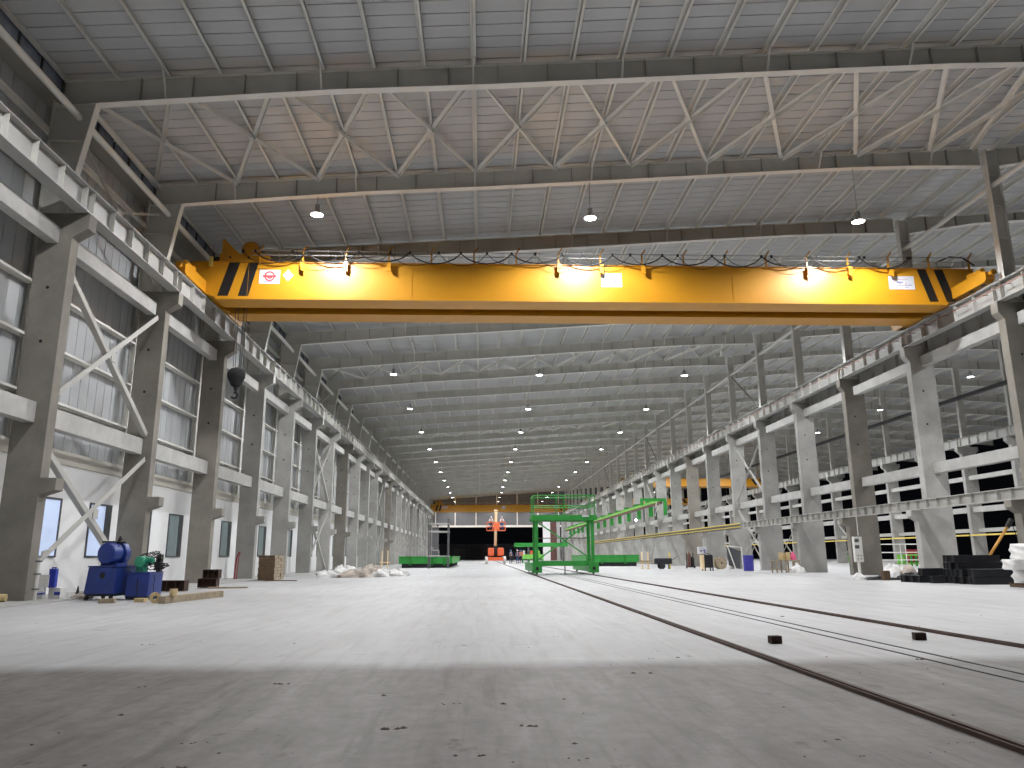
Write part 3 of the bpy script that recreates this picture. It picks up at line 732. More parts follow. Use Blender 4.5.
MB().prism([(-.36,.08),(.30,.08),(.32,.66),(-.34,.66)], 'y', -.40, .60).build('tank', 'blue', r, bevel=.02)
MB().box(-.03,.0,-.41,-.395,.12,.55).build('tank_seam', 'black', r)
MB().box(-.34,.32,-.42,.62,.66,.69).build('tank_lid', 'blue', r)
MB().lathe([(0,-.30),(.12,-.30),(.15,-.26),(.15,.14),(.11,.18),(0,.18)], (-.08, 0, .95), 18, 0, 'y').box(-.20,.04,-.2,.12,.69,.82).tube((.02,-.05,1.0),(.20,-.08,.98),.07,12).build('green_motor', 'motor_green', r)
MB().tube((.0,-.28,.90),(.0,-.34,.90),.09,14).tube((.20,-.12,1.02),(.30,-.16,.96),.06,10).build('pump_head', 'motor_green', r)
MB().box(.24,.36,.20,.40,.69,1.14).box(-.30,-.22,.1,.3,.69,1.05).build('valve_block', 'black', r)
hs = MB()
for i in range(8):
    z = .80 + .05*i; a = .2 + .05*(i % 3)
    pts = [(.02 + .06*(i%4), .05, z)]
    for j in range(9):
        t = j/8; pts.append((.16 + .50*math.sin(PI*t)*(1-.08*i) , -.02 + .3*t - .05*i*.3, z - .06 + .12*math.sin(2.2*t + i)))
    hs.path(pts, .014, 6)
for i in range(5): hs.path([(-.28+.1*i,.1,.8),(-.25+.1*i,.05,1.08+.03*(i%2)),(-.1+.08*i,.1,1.16+.02*i),(.1+.06*i,.2,1.05),(.2+.02*i,.22,.8)], .014, 6)
hs.build('hydraulic_hose', 'rubber', r)
hw = MB().path([(.33,-.1,.62),(.37,-.14,.5),(.35,-.14,.35),(.37,-.14,.2),(.34,-.1,.1)], .012, 6); hw.build('hanging_hose', 'rubber', r)
MB().box(-.30,.28,-.36,.56,0,.08).build('skid', 'black', r)

def timber(name, c, size, rz, label, m='wood', cat='timber', group=None, bev=.008):
    o = MB().box(-size[0]/2, size[0]/2, -size[1]/2, size[1]/2, 0, size[2]).build(name, m, bevel=bev); o.location = c; o.rotation_euler = (0,0,rz)
    return tag(o, label, cat, group)
timber('wood_block', (-8.46, 18.25, .0), (.34, .16, .10), .12, 'short wooden block on the floor in front of the larger hydraulic tank')
timber('wood_block', (-7.86, 18.6, .0), (.26, .16, .09), -.2, 'short pale wooden block in front of the tank with the green motor', 'palewood')
timber('timber_beam', (-6.92, 19.3, .0), (.17, 2.9, .16), -.12, 'long weathered timber beam lying on the floor beside the rusty beam pieces')
o = MB().lathe([(.05,-.06),(.12,-.06),(.12,.06),(.05,.06),(.05,-.06)], (0,0,.12), 18, 0, 'y').build('wood_ring', 'palewood'); o.location = (-7.36, 18.15, 0); o.rotation_euler = (0,0,.5); tag(o, 'pale wooden ring standing on edge at the end of the timber beam', 'ring')
o = MB().tube((0,0,0),(0,0,.15),.085,16).build('wood_stub', 'palewood'); o.location = (-6.94, 18.1, .16); tag(o, 'short round wooden stub standing on the near end of the timber beam', 'block')
def ibeam_piece(loc, L, H, W, rz, label, nst=5):
    mb = MB().box(-L/2, L/2, -W/2, W/2, 0, .018).box(-L/2, L/2, -W/2, W/2, H-.018, H).box(-L/2, L/2, -.008, .008, .018, H-.018)
    for j in range(nst): x = -L/2 + .006 + j*(L-.012)/(nst-1); mb.box(x-.006, x+.006, -W/2+.01, W/2-.01, .018, H-.018)
    o = mb.build('beam_piece', 'rust'); o.location = loc; o.rotation_euler = (0,0,rz); return tag(o, label, 'steel', 'rusty beam pieces')
ibeam_piece((-9.42, 24.1, .02), 1.10, .31, .34, -.03, 'rusty stiffened beam piece lying alone beside the tank with green motor', 5)
ibeam_piece((-9.08, 26.6, .02), .60, .30, .40, .05, 'rusty beam piece under a smaller one, beside the second column', 2)
ibeam_piece((-9.0, 26.65, .325), .52, .28, .34, .0, 'smaller rusty beam piece stacked on top of another', 4)
timber('plank', (-8.35, 26.35, .0), (1.25, .20, .05), .06, 'thin plank lying on the floor next to the stacked rusty beam pieces', 'wood')
tag(MB().path([(0,0,0),(.02,0,.5),(.06,0,1.0),(.16,0,1.22)], .035, 8).path([(.10,.02,0),(.12,.02,.5),(.14,.02,1.0),(.2,.02,1.2)], .02, 6).build('red_hose', 'red'), 'dark red hose leaning upright against the fourth column by the white wall', 'hose').location = (-11.35, 36.6, .02)
# stack of boards with rough ends
n = 0
for i in range(3):
    for j in range(8):
        o = MB().box(-.35, .35, -.26, .26, 0, .128).box(.35, .36, -.26, .26, .004, .124, 1).build('formwork_timber', ['darkwood', 'wood'], bevel=.008)
        o.location = (-9.28 + random.uniform(-.02,.02), 34.5 + .55*i, .03 + .131*j); n += 1
        tag(o, 'dark squared timber with a pale rough end, in the tall stack by the fifth column', 'timber', 'stacked timbers by the fifth column')
timber('plank', (-8.55, 34.0, .0), (1.35, .16, .035), .03, 'flat dark plank on the floor in front of the timber stack', 'darkwood')

# crumpled plastic sheeting
def lump(name, loc, sx, sy, sz, seed, m, label, cat, group=None, rough=.35):
    rnd = random.Random(seed); N, Q = 26, 12; vs = []; ph = [rnd.uniform(0,6.28) for _ in range(10)]
    for j in range(Q+1):
        t = j/Q; el = t*PI/2
        for i in range(N):
            a = 2*PI*i/N
            d = 1 + rough*(.5*math.sin(3*a+ph[0]+4*t) + .35*math.sin(7*a+ph[1]-6*t) + .25*math.sin(11*a+ph[2]+9*t)) * (1-.3*t) + rnd.uniform(-.10,.10)
            e = 1 + rough*(.5*math.sin(2*a+ph[3]) + .4*math.sin(5*a+ph[4]+3*t))
            vs.append((sx*math.cos(el)*math.cos(a)*d, sy*math.cos(el)*math.sin(a)*d, sz*math.sin(el)*max(.3, e)*(.9+.2*rnd.random()) if j < Q else sz*(1+.2*math.sin(ph[5]))))
    fs = [(j*N+i, j*N+(i+1)%N, (j+1)*N+(i+1)%N, (j+1)*N+i) for j in range(Q) for i in range(N)]
    mb = MB().add(vs, fs, 0, True); o = mb.build(name, m); o.location = loc
    return tag(o, label, cat, group)
G = 'plastic sheeting by the white wall'
lump('plastic_heap', (-7.55, 38.9, 0), .6, .5, .28, 1, 'plastic', 'crumpled white plastic heap nearest the timber stack', 'plastic', G)
lump('plastic_heap', (-7.15, 41.4, 0), .75, .6, .46, 2, 'plastic', 'tallest crumpled white plastic heap in front of the columns', 'plastic', G)
lump('plastic_heap', (-6.25, 38.9, 0), .72, .5, .34, 3, 'dirtyplastic', 'soiled brownish plastic heap between the white ones', 'plastic', G)
lump('plastic_heap', (-5.75, 42.3, 0), .7, .55, .48, 4, 'dirtyplastic', 'brownish plastic heap rising behind the soiled one', 'plastic', G)
lump('plastic_heap', (-5.0, 39.6, 0), .45, .42, .34, 5, 'plastic', 'rounded white plastic bundle at the open end of the heaps', 'plastic', G)
lump('plastic_heap', (-4.45, 41.6, 0), .65, .5, .30, 6, 'plastic', 'low white plastic heap farthest from the white wall', 'plastic', G)
# things at the first column
r = empty('conduit_riser', (-10.60, 19.2, .02), 'grey pipe riser with clamps standing at the foot of the first column', 'pipe')
MB().path([(0,0,0),(0,0,.95),(.03,.02,1.12),(.20,.14,1.20)], .035, 8).build('pipe', 'steel_light', r)
for z in (.25,.6,.9): MB().box(-.08,.05,-.045,.045,z,z+.03).build('clamp', 'steel_dark', r)
o = MB().box(-.17,.17,-.14,.14,0,.28).box(-.173,.173,-.143,.143,.10,.15,1).build('carton', ['plastic','bluebox'], bevel=.01); o.location = (-11.02, 20.0, .02); o.rotation_euler = (0,0,.3); tag(o, 'white carton with a blue stripe on the floor by the first column', 'box')
o = MB().box(-.15,.15,-.14,.14,0,.26).box(.0,.155,-.145,-.139,.08,.16,1).build('carton', ['plastic','bluebox'], bevel=.01); o.location = (-10.66, 20.3, .02); o.rotation_euler = (0,0,-.1); tag(o, 'white carton with a blue mark, nearer the hydraulic tank', 'box')
o = MB().box(-.20,.20,-.15,.15,0,.30).build('carton', 'plastic', bevel=.01); o.location = (-10.98, 20.15, .302); o.rotation_euler = (0,0,.1); tag(o, 'plain white carton stacked behind the upright blue box', 'box')
r = empty('blue_canister', (-10.72, 20.12, .285), 'upright blue plastic canister standing on the cartons by the first column', 'canister')
MB().box(-.085,.085,-.07,.07,0,.46).build('body', 'bluebox', r, bevel=.02)
MB().box(-.05,.05,-.02,.02,.47,.50).box(-.05,-.03,-.02,.02,.44,.48).box(.03,.05,-.02,.02,.44,.48).build('handle', 'bluebox', r)
MB().box(-.20,-.06,-.06,-.02,.08,.14).build('spout', 'bluebox', r)
o = MB().lathe([(.10,0),(.10,.02),(.055,.03),(.012,.28),(0,.28)], (0,0,0), 14).build('marker_cone', 'black'); o.location = (-10.32, 20.6, .02); tag(o, 'tiny dark cone on the floor against the white wall', 'cone')
o = MB().tube((-.16,0,.09),(.16,0,.09),.09,16).build('log_end', 'palewood'); o.location = (-11.15, 18.7, .02); o.rotation_euler = (0,0,.2); tag(o, 'yellowish round log lying before the first column at the picture edge', 'log')
lump('cloth_pile', (-9.9, 20.1, .02), .25, .2, .13, 17, 'dirtyplastic', 'small rumpled cloth pile on the floor beside the blue tank', 'cloth')

# ------------------------------------------------------------------ green platforms, frames
def platform(loc, L, W, ztop, label, posts_x):
    """stillage of green beams on dark sleepers; L along y, W along x"""
    r = empty('steel_platform', loc, label, 'platform', 'green platforms')
    MB().box(0, W, -.02, .12, .42, ztop-.10).box(0, W, -.08, .18, ztop-.10, ztop).box(0, W, -.08, .18, .36, .42).build('front_beam', 'green', r)
    MB().box(0, W, L-.12, L, .42, ztop).build('rear_beam', 'green', r)
    for x in (0, W): MB().box(x-.07, x+.07, .12, L-.12, .40, ztop).box(x-.12, x+.12, .12, L-.12, ztop-.06, ztop).box(x-.12, x+.12, .12, L-.12, .36, .41).build('side_beam', 'green', r)
    MB().box(.1, W-.1, .1, L-.1, ztop-.14, ztop-.08).build('deck', 'steel_dark', r)
    for x in posts_x: MB().box(x-.10, x-.06, -.12, -.02, .24, ztop-.1).box(x+.06, x+.10, -.12, -.02, .24, ztop-.1).box(x-.1, x+.1, -.12, -.02, .22, .26).build('bracket', 'green', r)
    n = max(2, int(L/3))
    for i in range(n): 
        y = .3 + (L-.6)*i/(n-1); MB().box(.2, W-.2, y-.2, y+.2, 0, .36).build('sleeper', 'blacksteel', r)
    return r
platform((-7.2, 69.5, 0), 25, 4.6, 1.0, 'long green steel platform on dark sleepers near the white-wall columns', (.95, 2.9, 4.0))
platform((10.0, 73.0, 0), 12, 4.9, 1.05, 'long green steel platform behind the gantry near the open row', (1.4, 3.6))
r = empty('scaffold_frame', (-4.4, 66, 0), 'tall grey tube frame standing in front of the green platform', 'scaffold')
for x in (0, 1.62):
    for y in (0, 2.0): MB().tube((x, y, 0), (x, y, 4.2), .055, 8).build('upright', 'steel_dark', r)
for z in (1.0, 3.05, 3.72):
    for y in (0, 2.0): MB().tube((-.15, y, z), (1.7, y, z), .05, 8).build('crossbar', 'sheet_grey', r)
MB().tube((-.05,0,1.05),(.9,0,1.05),.04,6).tube((.85,.3,1.0),(.85,.3,1.5),.04,6).tube((.2,.3,1.5),(.85,.3,1.5),.04,6).build('inner_rail', 'sheet_grey', r)
# trestles
def trestle(loc, label, m='paleyellow', w=.9, h=1.0):
    r = empty('trestle', loc, label, 'trestle', 'pale trestles')
    for x in (0, w): MB().box(x-.05, x+.05, -.05, .05, 0, h).box(x-.07, x+.07, -.3, .3, 0, .06).build('leg', m, r)
    MB().box(-.2, w+.2, -.06, .06, .45, .55).build('crossbeam', m, r)
    return r
trestle((-8.55, 68, 0), 'pale yellow trestle beside the far columns by the green platform', 'cream', .5, 1.5)
trestle((12.0, 57.6, 0), 'pale yellow trestle in front of the open row beside the green platform', 'cream', .45, 1.25)
timber('plank', (12.7, 57.6, .56), (1.9, .35, .05), .05, 'pale plank lying across the yellow trestle', 'wood')
o = MB().box(-.05,.05,-.05,.05,0,1.2).build('bollard', 'paleyellow'); o.location = (14.05, 57.5, 0); tag(o, 'pale yellow post standing beside the dark cart in front of the open row', 'post')

# green travelling gantry on the floor rails
r = empty('green_gantry', (.13, 41.3, 0), 'tall green gantry tower with a railed platform standing on the floor rails', 'gantry')
xa, xb, D = 2.85, 5.86, 1.7
for x in (xa, xb):
    t = MB().box(x-.20, x+.20, -.15, 7.6, .16, .60).box(x-.24, x+.24, -.15, 7.6, .56, .62).box(x-.26, x+.26, -.25, .45, .12, .66)
    tk = t.build('end_truck', 'green', r)
    for y in (.1, 7.2): MB().tube((x-.05, y, .20), (x+.05, y, .20), .16, 18).build('wheel', 'steel_dark', tk)
    MB().tube((x, -.3, .34), (x, -.15, .34), .09, 12).build('buffer', 'rubber', tk)
    for y in (.08, D): MB().box(x-.085, x+.085, y-.085, y+.085, .6, 2.86).build('tower_leg', 'green', r)
MB().box(xa, xb, 0, .16, .46, .72).build('lower_beam', 'green', r)
MB().box(xa, xb, D-.08, D+.08, .46, .72).build('lower_beam', 'green', r)
MB().box(xa-.25, xb+.25, -.12, .06, 2.85, 3.13).build('platform_beam', 'green', r)
MB().box(xa-.25, xb+.25, D-.06, D+.12, 2.85, 3.13).build('platform_beam', 'green', r)
MB().box(xa-.22, xb+.22, .06, D-.06, 2.98, 3.03).build('platform_deck', 'green', r)
MB().bar((xa, .08, 2.8), (xb, .08, .75), .07, .07).bar((xa, .10, .75), (xb, .10, 2.8), .07, .07).build('cross_brace', 'green', r)
MB().tube((xa, D, 1.95), (xb, D, 1.95), .025, 8).build('tie_rod', 'steel_dark', r)
for y in (-.04, D+.04):
    rl = MB()
    for z in (3.62, 4.17): rl.tube((xa-.15, y, z), (xb+.15, y, z), .032, 8)
    rl.build('handrail', 'green' , r)
    for x in ((xa-.15, xa+1.08, xa+1.50, xb+.15) if y < 0 else (xa-.15, xb+.15)): MB().tube((x, y, 3.1), (x, y, 4.17), .03, 8).build('rail_post', 'green', r)
for x in (xa-.15, xb+.15):
    MB().tube((x, -.04, 4.17), (x, D+.04, 4.17), .032, 8).tube((x, -.04, 3.62), (x, D+.04, 3.62), .032, 8).build('side_rail', 'green', r)
MB().box(xb-.55, xb-.2, -.16, -.12, 3.02, 3.12).build('name_plate', 'sign_white', r)
MB().tube((4.35, .1, .08), (4.35, .1, .46), .03, 8).box(4.28, 4.42, .05, .15, .05, .09).build('cable_guide', 'steel_dark', r)
MB().box(3.3, 5.4, .3, .5, .03, .06).build('floor_tray', 'steel_dark', r)

# green runway along the open row with its end frame
r = empty('green_runway', (17.55, 74, 0), 'long green runway bar on brackets along the open-row columns', 'runway')
MB().box(-.10, .10, 0, 86, 6.12, 6.34).box(-.14, .14, 0, 86, 6.34, 6.38).build('runway_bar', 'green2', r)
MB().box(-.08, .08, 0, 86, 5.86, 6.11).build('runway_underside', 'sheet_brown', r)
for k in range(11, 24):
    y = YL(k) - 74 - .08 + TH/2
    if y > .5: MB().box(.16, .60, y-.10, y+.10, 4.95, 6.65).box(-.16, .60, y-.10, y+.10, 6.40, 6.65).build('bracket', 'green', r)
MB().box(-2.1, .40, -.35, -.05, 6.10, 6.38).box(.16, .45, -.35, -.05, 4.75, 6.10).box(-2.1, -1.85, -.35, -.05, 5.7, 6.1).build('end_frame', 'green', r)
MB().path([(-.5,-.2,6.1),(-.6,-.2,5.7),(-.35,-.2,5.4),(-.6,-.2,5.2),(-.7,-.3,4.7)], .05, 6).build('hanging_chain', 'steel_light', r)
r = empty('work_light', (17.0, 84, 4.75), 'bright small work light under the green runway', 'light')
MB().lathe([(0,-.13),(.13,0),(0,.13)], (0,0,0), 12).build('bulb', 'spark', r)
MB().tube((0,0,.1),(0,0,1.1),.02,6).build('hanger_rod', 'steel_dark', r)
# horizontal green beam beyond the boom lift
r = empty('green_beam', (5.2, 120, 0), 'long horizontal green beam on stands beyond the boom lift', 'beam')
MB().box(0, 8.3, 0, .5, 2.35, 2.95).build('beam', 'green', r)
for x in (2.2, 7.6): MB().box(x-.15, x+.15, .1, .4, 0, 2.35).build('stand', 'steel_dark', r)
for i, (x, y, L, lab) in enumerate(((5.9, 112, 3.2, 'green machine frame on legs between the boom lift and the gantry'),)):
    r = empty('machine_frame', (x, y, 0), lab, 'machine')
    MB().box(0, L, 0, .5, .55, 1.2).build('bed', 'green2', r)
    for q in range(4): MB().box(.1+q*(L-.3)/3, .25+q*(L-.3)/3, 0, .5, 0, .55).build('leg', 'green', r)
    for q in range(3): MB().box(.2+q*L/3, .5+q*L/3, -.05, .4, 1.2, 1.75).build('roller_head', ('plastic','cloth_orange','green2')[q], r)
# standing panels near the far end
for x, w, z, m, lab in ((13.45, 1.6, 8.2, 'plaster', 'tall white standing panel at the far end'), (15.1, 1.25, 8.2, 'sheet_brown', 'tall brown standing panel at the far end'),
                        (16.42, .75, 8.2, 'sheet_grey', 'tall grey standing panel beside the brown one'), (17.45, .55, 8.2, 'sheet_grey', 'tall narrow grey standing panel, next to the columns')):
    o = MB().box(0, w, 0, .3, 0, z).box(w*.08, w*.92, -.03, 0, .3, z-.3).build('standing_panel', m); o.location = (x, 167, 0); tag(o, lab, 'panel', 'standing panels at the far end')
# dark building outside
r = empty('dark_building', (0, YEND+42, 0), 'low dark building with windows outside the far opening', 'building')
MB().box(-20, 40, 0, 6, 0, 4.3).build('wall', 'building', r)
for x in (-7.3, -.9, 4.2, 9.0, 14.5): MB().box(x, x+(3.4 if x < -5 else 1.9), -.04, 0, .9, 3.1).box(x-.1, x+(3.5 if x < -5 else 2.0), -.06, -.04, 2.0, 2.1, 1).build('window', ['glass_dark','frame_dark'], r)

# ------------------------------------------------------------------ people
def skinned(name, verts, edges, rad, m, parent=None, sub=1, root=0):
    me = bpy.data.meshes.new(name); me.from_pydata(verts, edges, []); me.materials.append(M[m])
    o = bpy.data.objects.new(name, me); COL.objects.link(o)
    if parent: o.parent = parent
    sk = o.modifiers.new('skin', 'SKIN')
    for i, v in enumerate(me.skin_vertices[0].data):
        rr = rad[i]; v.radius = rr if isinstance(rr, tuple) else (rr, rr); v.use_root = (i == root)
    ss = o.modifiers.new('smooth', 'SUBSURF'); ss.levels = sub; ss.render_levels = sub
    for p in me.polygons: p.use_smooth = True
    return o
def person(loc, label, rz, shirt, trousers, hat, arm=(.0, .0), lean=0.0, group=None):
    J = {'pelvis':(0,0,.95),'waist':(0,lean*.3,1.12),'chest':(0,lean*.6,1.33),'neck':(0,lean,1.50),'head':(0,lean+.01,1.60),'crown':(0,lean+.005,1.70)}
    for s, sx in (('l',-1),('r',1)):
        f = arm[0 if sx < 0 else 1]
        J[s+'sh'] = (sx*.18, lean*.9, 1.44); J[s+'el'] = (sx*.25, lean*.9-.12*f-.02, 1.16+.05*f); J[s+'wr'] = (sx*.22, lean*.9-.32*f-.05, .94+.30*f); J[s+'ha'] = (sx*.21, lean*.9-.38*f-.06, .87+.34*f)
        J[s+'hip'] = (sx*.10, 0, .90); J[s+'kn'] = (sx*.12, -.03, .50); J[s+'an'] = (sx*.13, .02, .09); J[s+'to'] = (sx*.14, -.13, .05)
    R = {'pelvis':(.15,.11),'waist':(.14,.10),'chest':(.165,.11),'neck':.055,'head':(.08,.095),'crown':(.065,.075)}
    for s in 'lr': R.update({s+'sh':.062,s+'el':.045,s+'wr':.032,s+'ha':(.042,.022),s+'hip':.085,s+'kn':.06,s+'an':.042,s+'to':.04})
    E = [('pelvis','waist'),('waist','chest'),('chest','neck'),('neck','head'),('head','crown')]
    for s in 'lr': E += [('chest',s+'sh'),(s+'sh',s+'el'),(s+'el',s+'wr'),(s+'wr',s+'ha'),('pelvis',s+'hip'),(s+'hip',s+'kn'),(s+'kn',s+'an'),(s+'an',s+'to')]
    def sub(names, grow, nm, m, par):
        idx = {n: i for i, n in enumerate(names)}
        ed = [(idx[a], idx[b]) for a, b in E if a in idx and b in idx]
        rr = [tuple(q+grow for q in R[n]) if isinstance(R[n], tuple) else R[n]+grow for n in names]
        return skinned(nm, [J[n] for n in names], ed, rr, m, par)
    b = sub(list(J.keys()), 0, 'person', 'skin', None); b.location = loc; b.rotation_euler = (0,0,rz)
    # fingers and thumb, rooted in the palm, joined as small skinned chains on the body mesh
    sub(['waist','chest','lsh','lel','lwr','rsh','rel','rwr'], .014, 'jacket', shirt, b)
    sub(['pelvis','waist','lhip','lkn','lan','rhip','rkn','ran'], .012, 'trousers', trousers, b)
    for s in ('l','r'):
        x, y, z = J[s+'an']; MB().box(x-.05, x+.05, y-.18, y+.07, .0, .075).build('shoe', 'cloth_dark', b, bevel=.02)
        hx, hy, hz = J[s+'ha']; sg = -1 if s == 'l' else 1; fg = MB()
        for q in range(4): fg.path([(hx-.03+.02*q, hy, hz), (hx-.034+.022*q, hy-.03, hz-.045), (hx-.03+.02*q, hy-.02, hz-.085+.008*abs(q-1.5))], .0095, 6)
        fg.path([(hx-sg*.035, hy, hz+.02), (hx-sg*.06, hy-.02, hz-.015), (hx-sg*.058, hy-.03, hz-.045)], .011, 6); fg.build('fingers', 'skin', b)
    x, y, z = J['head']
    MB().lathe([(.15,.06),(.125,.065),(.12,.10),(.09,.15),(.04,.175),(0,.18)], (x, y, z), 16).build('hard_hat', hat, b)
    fc = MB(); fc.prism([(y-.125,z-.02),(y-.10,z+.02),(y-.09,z-.03)], 'x', x-.014, x+.014); fc.build('nose', 'skin', b)
    fe = MB()
    for sx in (-1,1): fe.lathe([(0,-.008),(.012,-.004),(.012,.0)], (x+sx*.035, y-.102, z+.025), 8, 0, 'y')
    fe.box(x-.028, x+.028, y-.108, y-.095, z-.055, z-.045); fe.build('eyes_and_mouth', 'cloth_dark', b)
    return tag(b, label, 'person', group)
# ------------------------------------------------------------------ boom lift with two people
BX, BY = 1.98, 104.0
r = empty('boom_lift', (BX, BY, 0), 'orange boom lift with a raised cream boom and basket, far down the hall', 'lift')
for x in (-1.2, 1.2):
    for y in (-1.3, 1.3):
        MB().lathe([(0,-.18),(.30,-.18),(.45,-.14),(.47,0),(.45,.14),(.30,.18),(0,.18)], (x, y, .47), 20, 0, 'x').build('wheel', 'steel_light', r)
MB().box(-1.0, 1.0, -1.5, 1.5, .40, .85).box(-1.15, 1.15, -1.42, -1.18, .40, .55).box(-1.15, 1.15, 1.18, 1.42, .40, .55).build('chassis', 'orange', r)
MB().tube((0,0,.85), (0,0,1.05), .55, 20).build('turntable', 'black', r)
for x0, x1 in ((-1.0,-.22), (.25, 1.08)): MB().box(x0, x1, -1.3, 1.3, 1.0, 2.05).build('engine_hood', 'orange', r, bevel=.15)
MB().box(-.2, .22, -.6, .9, 1.0, 2.3).build('boom_foot', 'black', r)
MB().bar((0, .8, 2.1), (.02, .1, 5.0), .34, .34, 0, (0,1,0)).build('lower_boom', 'cream', r)
MB().bar((.02, .12, 4.9), (.05, -.6, 7.0), .44, .44, 0, (0,1,0)).build('upper_boom', 'cream', r)
MB().bar((.05, -.6, 6.9), (.05, -1.5, 4.6), .2, .2, 0, (0,1,0)).build('jib', 'cream', r)
k1 = MB().box(-1.2, 1.25, -2.6, -1.6, 4.22, 4.32); k1.build('basket_floor', 'orange', r)
k2 = MB()
for z in (4.75, 5.32):
    k2.bar((-1.2,-2.6,z),(1.25,-2.6,z),.07,.07).bar((-1.2,-1.6,z),(1.25,-1.6,z),.07,.07).bar((-1.2,-2.6,z),(-1.2,-1.6,z),.07,.07).bar((1.25,-2.6,z),(1.25,-1.6,z),.07,.07)
for x in (-1.2, -.4, .45, 1.25):
    for y in (-2.6, -1.6): k2.bar((x,y,4.3),(x,y,5.35),.07,.07)
k2.build('basket_rail', 'orange', r)
MB().box(-.3, .4, -2.66, -2.55, 4.35, 5.2).build('control_panel', 'orange', r)
person((BX-.62, BY-2.1, 4.32), 'person in pale clothes standing in the lift basket, nearer the white wall', 0, 'cloth_white', 'cloth_dark', 'helmet_white', (.6,.5))
person((BX+.82, BY-2.1, 4.32), 'person in pale clothes standing in the lift basket, nearer the open row', .3, 'cloth_white', 'cloth_blue', 'helmet_white', (.5,.7), .06)
person((4.0, 103.2, 0), 'person with a blue helmet standing beside the boom lift', .4, 'cloth_blue', 'cloth_dark', 'helmet_blue', (.2,.4))
person((4.9, 103.8, 0), 'person in dark blue trousers between two others by the boom lift', -.5, 'cloth_blue', 'cloth_blue', 'helmet_white', (.3,.1))
person((5.45, 105, 0), 'person in an orange vest standing beside the boom lift', -.2, 'cloth_orange', 'cloth_dark', 'helmet_blue', (.1,.3))

# ------------------------------------------------------------------ things along the open row
r = empty('low_runway', (18.02, YL(1), 0), 'low pale steel runway beam on the column brackets of the open row', 'beam')
Lr = 33.5
MB().box(-.14, .14, 0, Lr, 2.76, 2.785).box(-.14, .14, 0, Lr, 3.13, 3.155).box(-.007, .007, 0, Lr, 2.785, 3.13).build('web_and_flanges', 'steel_brace', r)
st = MB(); y = .3
i = 0
while y < Lr: MB().box(-.13, .13, y-.006, y+.006, 2.785, 3.13).build('stiffener', 'steel_brace', r); y += .72
r = empty('yellow_runway', (18.02, YL(1)+Lr, 0), 'yellow runway bar continuing the low steel beam along the open row', 'beam')
Ly = 80
MB().box(-.10, .10, .02, Ly, 2.86, 2.92).box(-.10, .10, .02, Ly, 3.08, 3.15).build('yellow_bars', 'paleyellow', r)
MB().box(-.03, .03, .02, Ly, 2.92, 3.08).box(-.04, .04, .02, Ly, 2.76, 2.86).build('web', 'steel_dark', r)
def drum(loc, label):
    r = empty('barrel', loc, label, 'barrel')
    MB().lathe([(0,0),(.30,0),(.315,.02),(.315,.28),(.33,.30),(.33,.33),(.315,.35),(.315,.58),(.33,.60),(.33,.63),(.315,.65),(.315,.92),(.30,.94)], (0,0,0), 28).build('drum_body', 'drumblue', r)
    MB().lathe([(.325,.92),(.33,.95),(.31,.965),(.29,.93),(0,.93)], (0,0,0), 28).build('lid', 'drumblue', r)
    return r
drum((16.78, 48.3, 0), 'violet blue plastic barrel standing in front of the open row')
r = empty('cable_reel', (17.15, 55.3, 0), 'pale wooden cable reel standing on edge in front of the open row', 'reel', rz=.25)
for y in (-.22, .22): MB().lathe([(.06,-.03),(.42,-.03),(.42,.03),(.06,.03),(.06,-.03)], (0,y,.42), 24, 0, 'y').build('flange', 'wood', r)
MB().lathe([(.22,-.2),(.22,.2)], (0,0,.42), 20, 0, 'y').build('wound_cable', 'black', r)
r = empty('tilted_panel', (17.75, 55.0, 0), 'dark blue-grey panel leaning on a pale frame beside the cable reel', 'panel')
MB().prism([(-.05,.25),(.75,.0),(.85,1.25),(-.15,1.6)], 'y', 0, .06).build('sheet', 'frame_dark', r)
MB().bar((-.15,-.05,1.62),(.95,-.05,1.5),.06,.06).bar((-.1,-.05,1.6),(.4,-.05,0),.06,.06).bar((.9,-.05,1.5),(.95,-.05,0),.06,.06).build('frame', 'steel_light', r)
r = empty('welding_machine', (14.35, 49.0, 0), 'dark welding machine on feet with a pale wooden side', 'machine')
MB().box(-.25, .32, -.3, .4, .20, 1.0).build('case', 'blacksteel', r, bevel=.03)
MB().box(-.36, -.25, -.32, .3, .10, 1.0).build('side_board', 'cream', r)
for x in (-.2, .3):
    for y in (-.25, .35): MB().box(x-.03, x+.03, y-.03, y+.03, 0, .2).build('foot', 'blacksteel', r)
MB().path([(-.2,-.1,1.0),(0,-.1,1.12),(.25,-.1,1.0)], .02, 6).build('handle', 'blacksteel', r)
r = empty('control_box', (14.15, 49.05, 1.0), 'white control box with dark dials on top of the welding machine', 'box')
MB().box(-.30, .22, -.15, .2, .06, .50).box(-.05, .05, -.05, .05, 0, .06).build('case', 'sign_white', r, bevel=.015)
for x, z, w in ((-.16,.24,.05), (.06,.28,.07), (.08,.17,.05)): MB().box(x-w, x+w, -.165, -.15, z-.04, z+.04).build('dial', 'sign_blue', r)
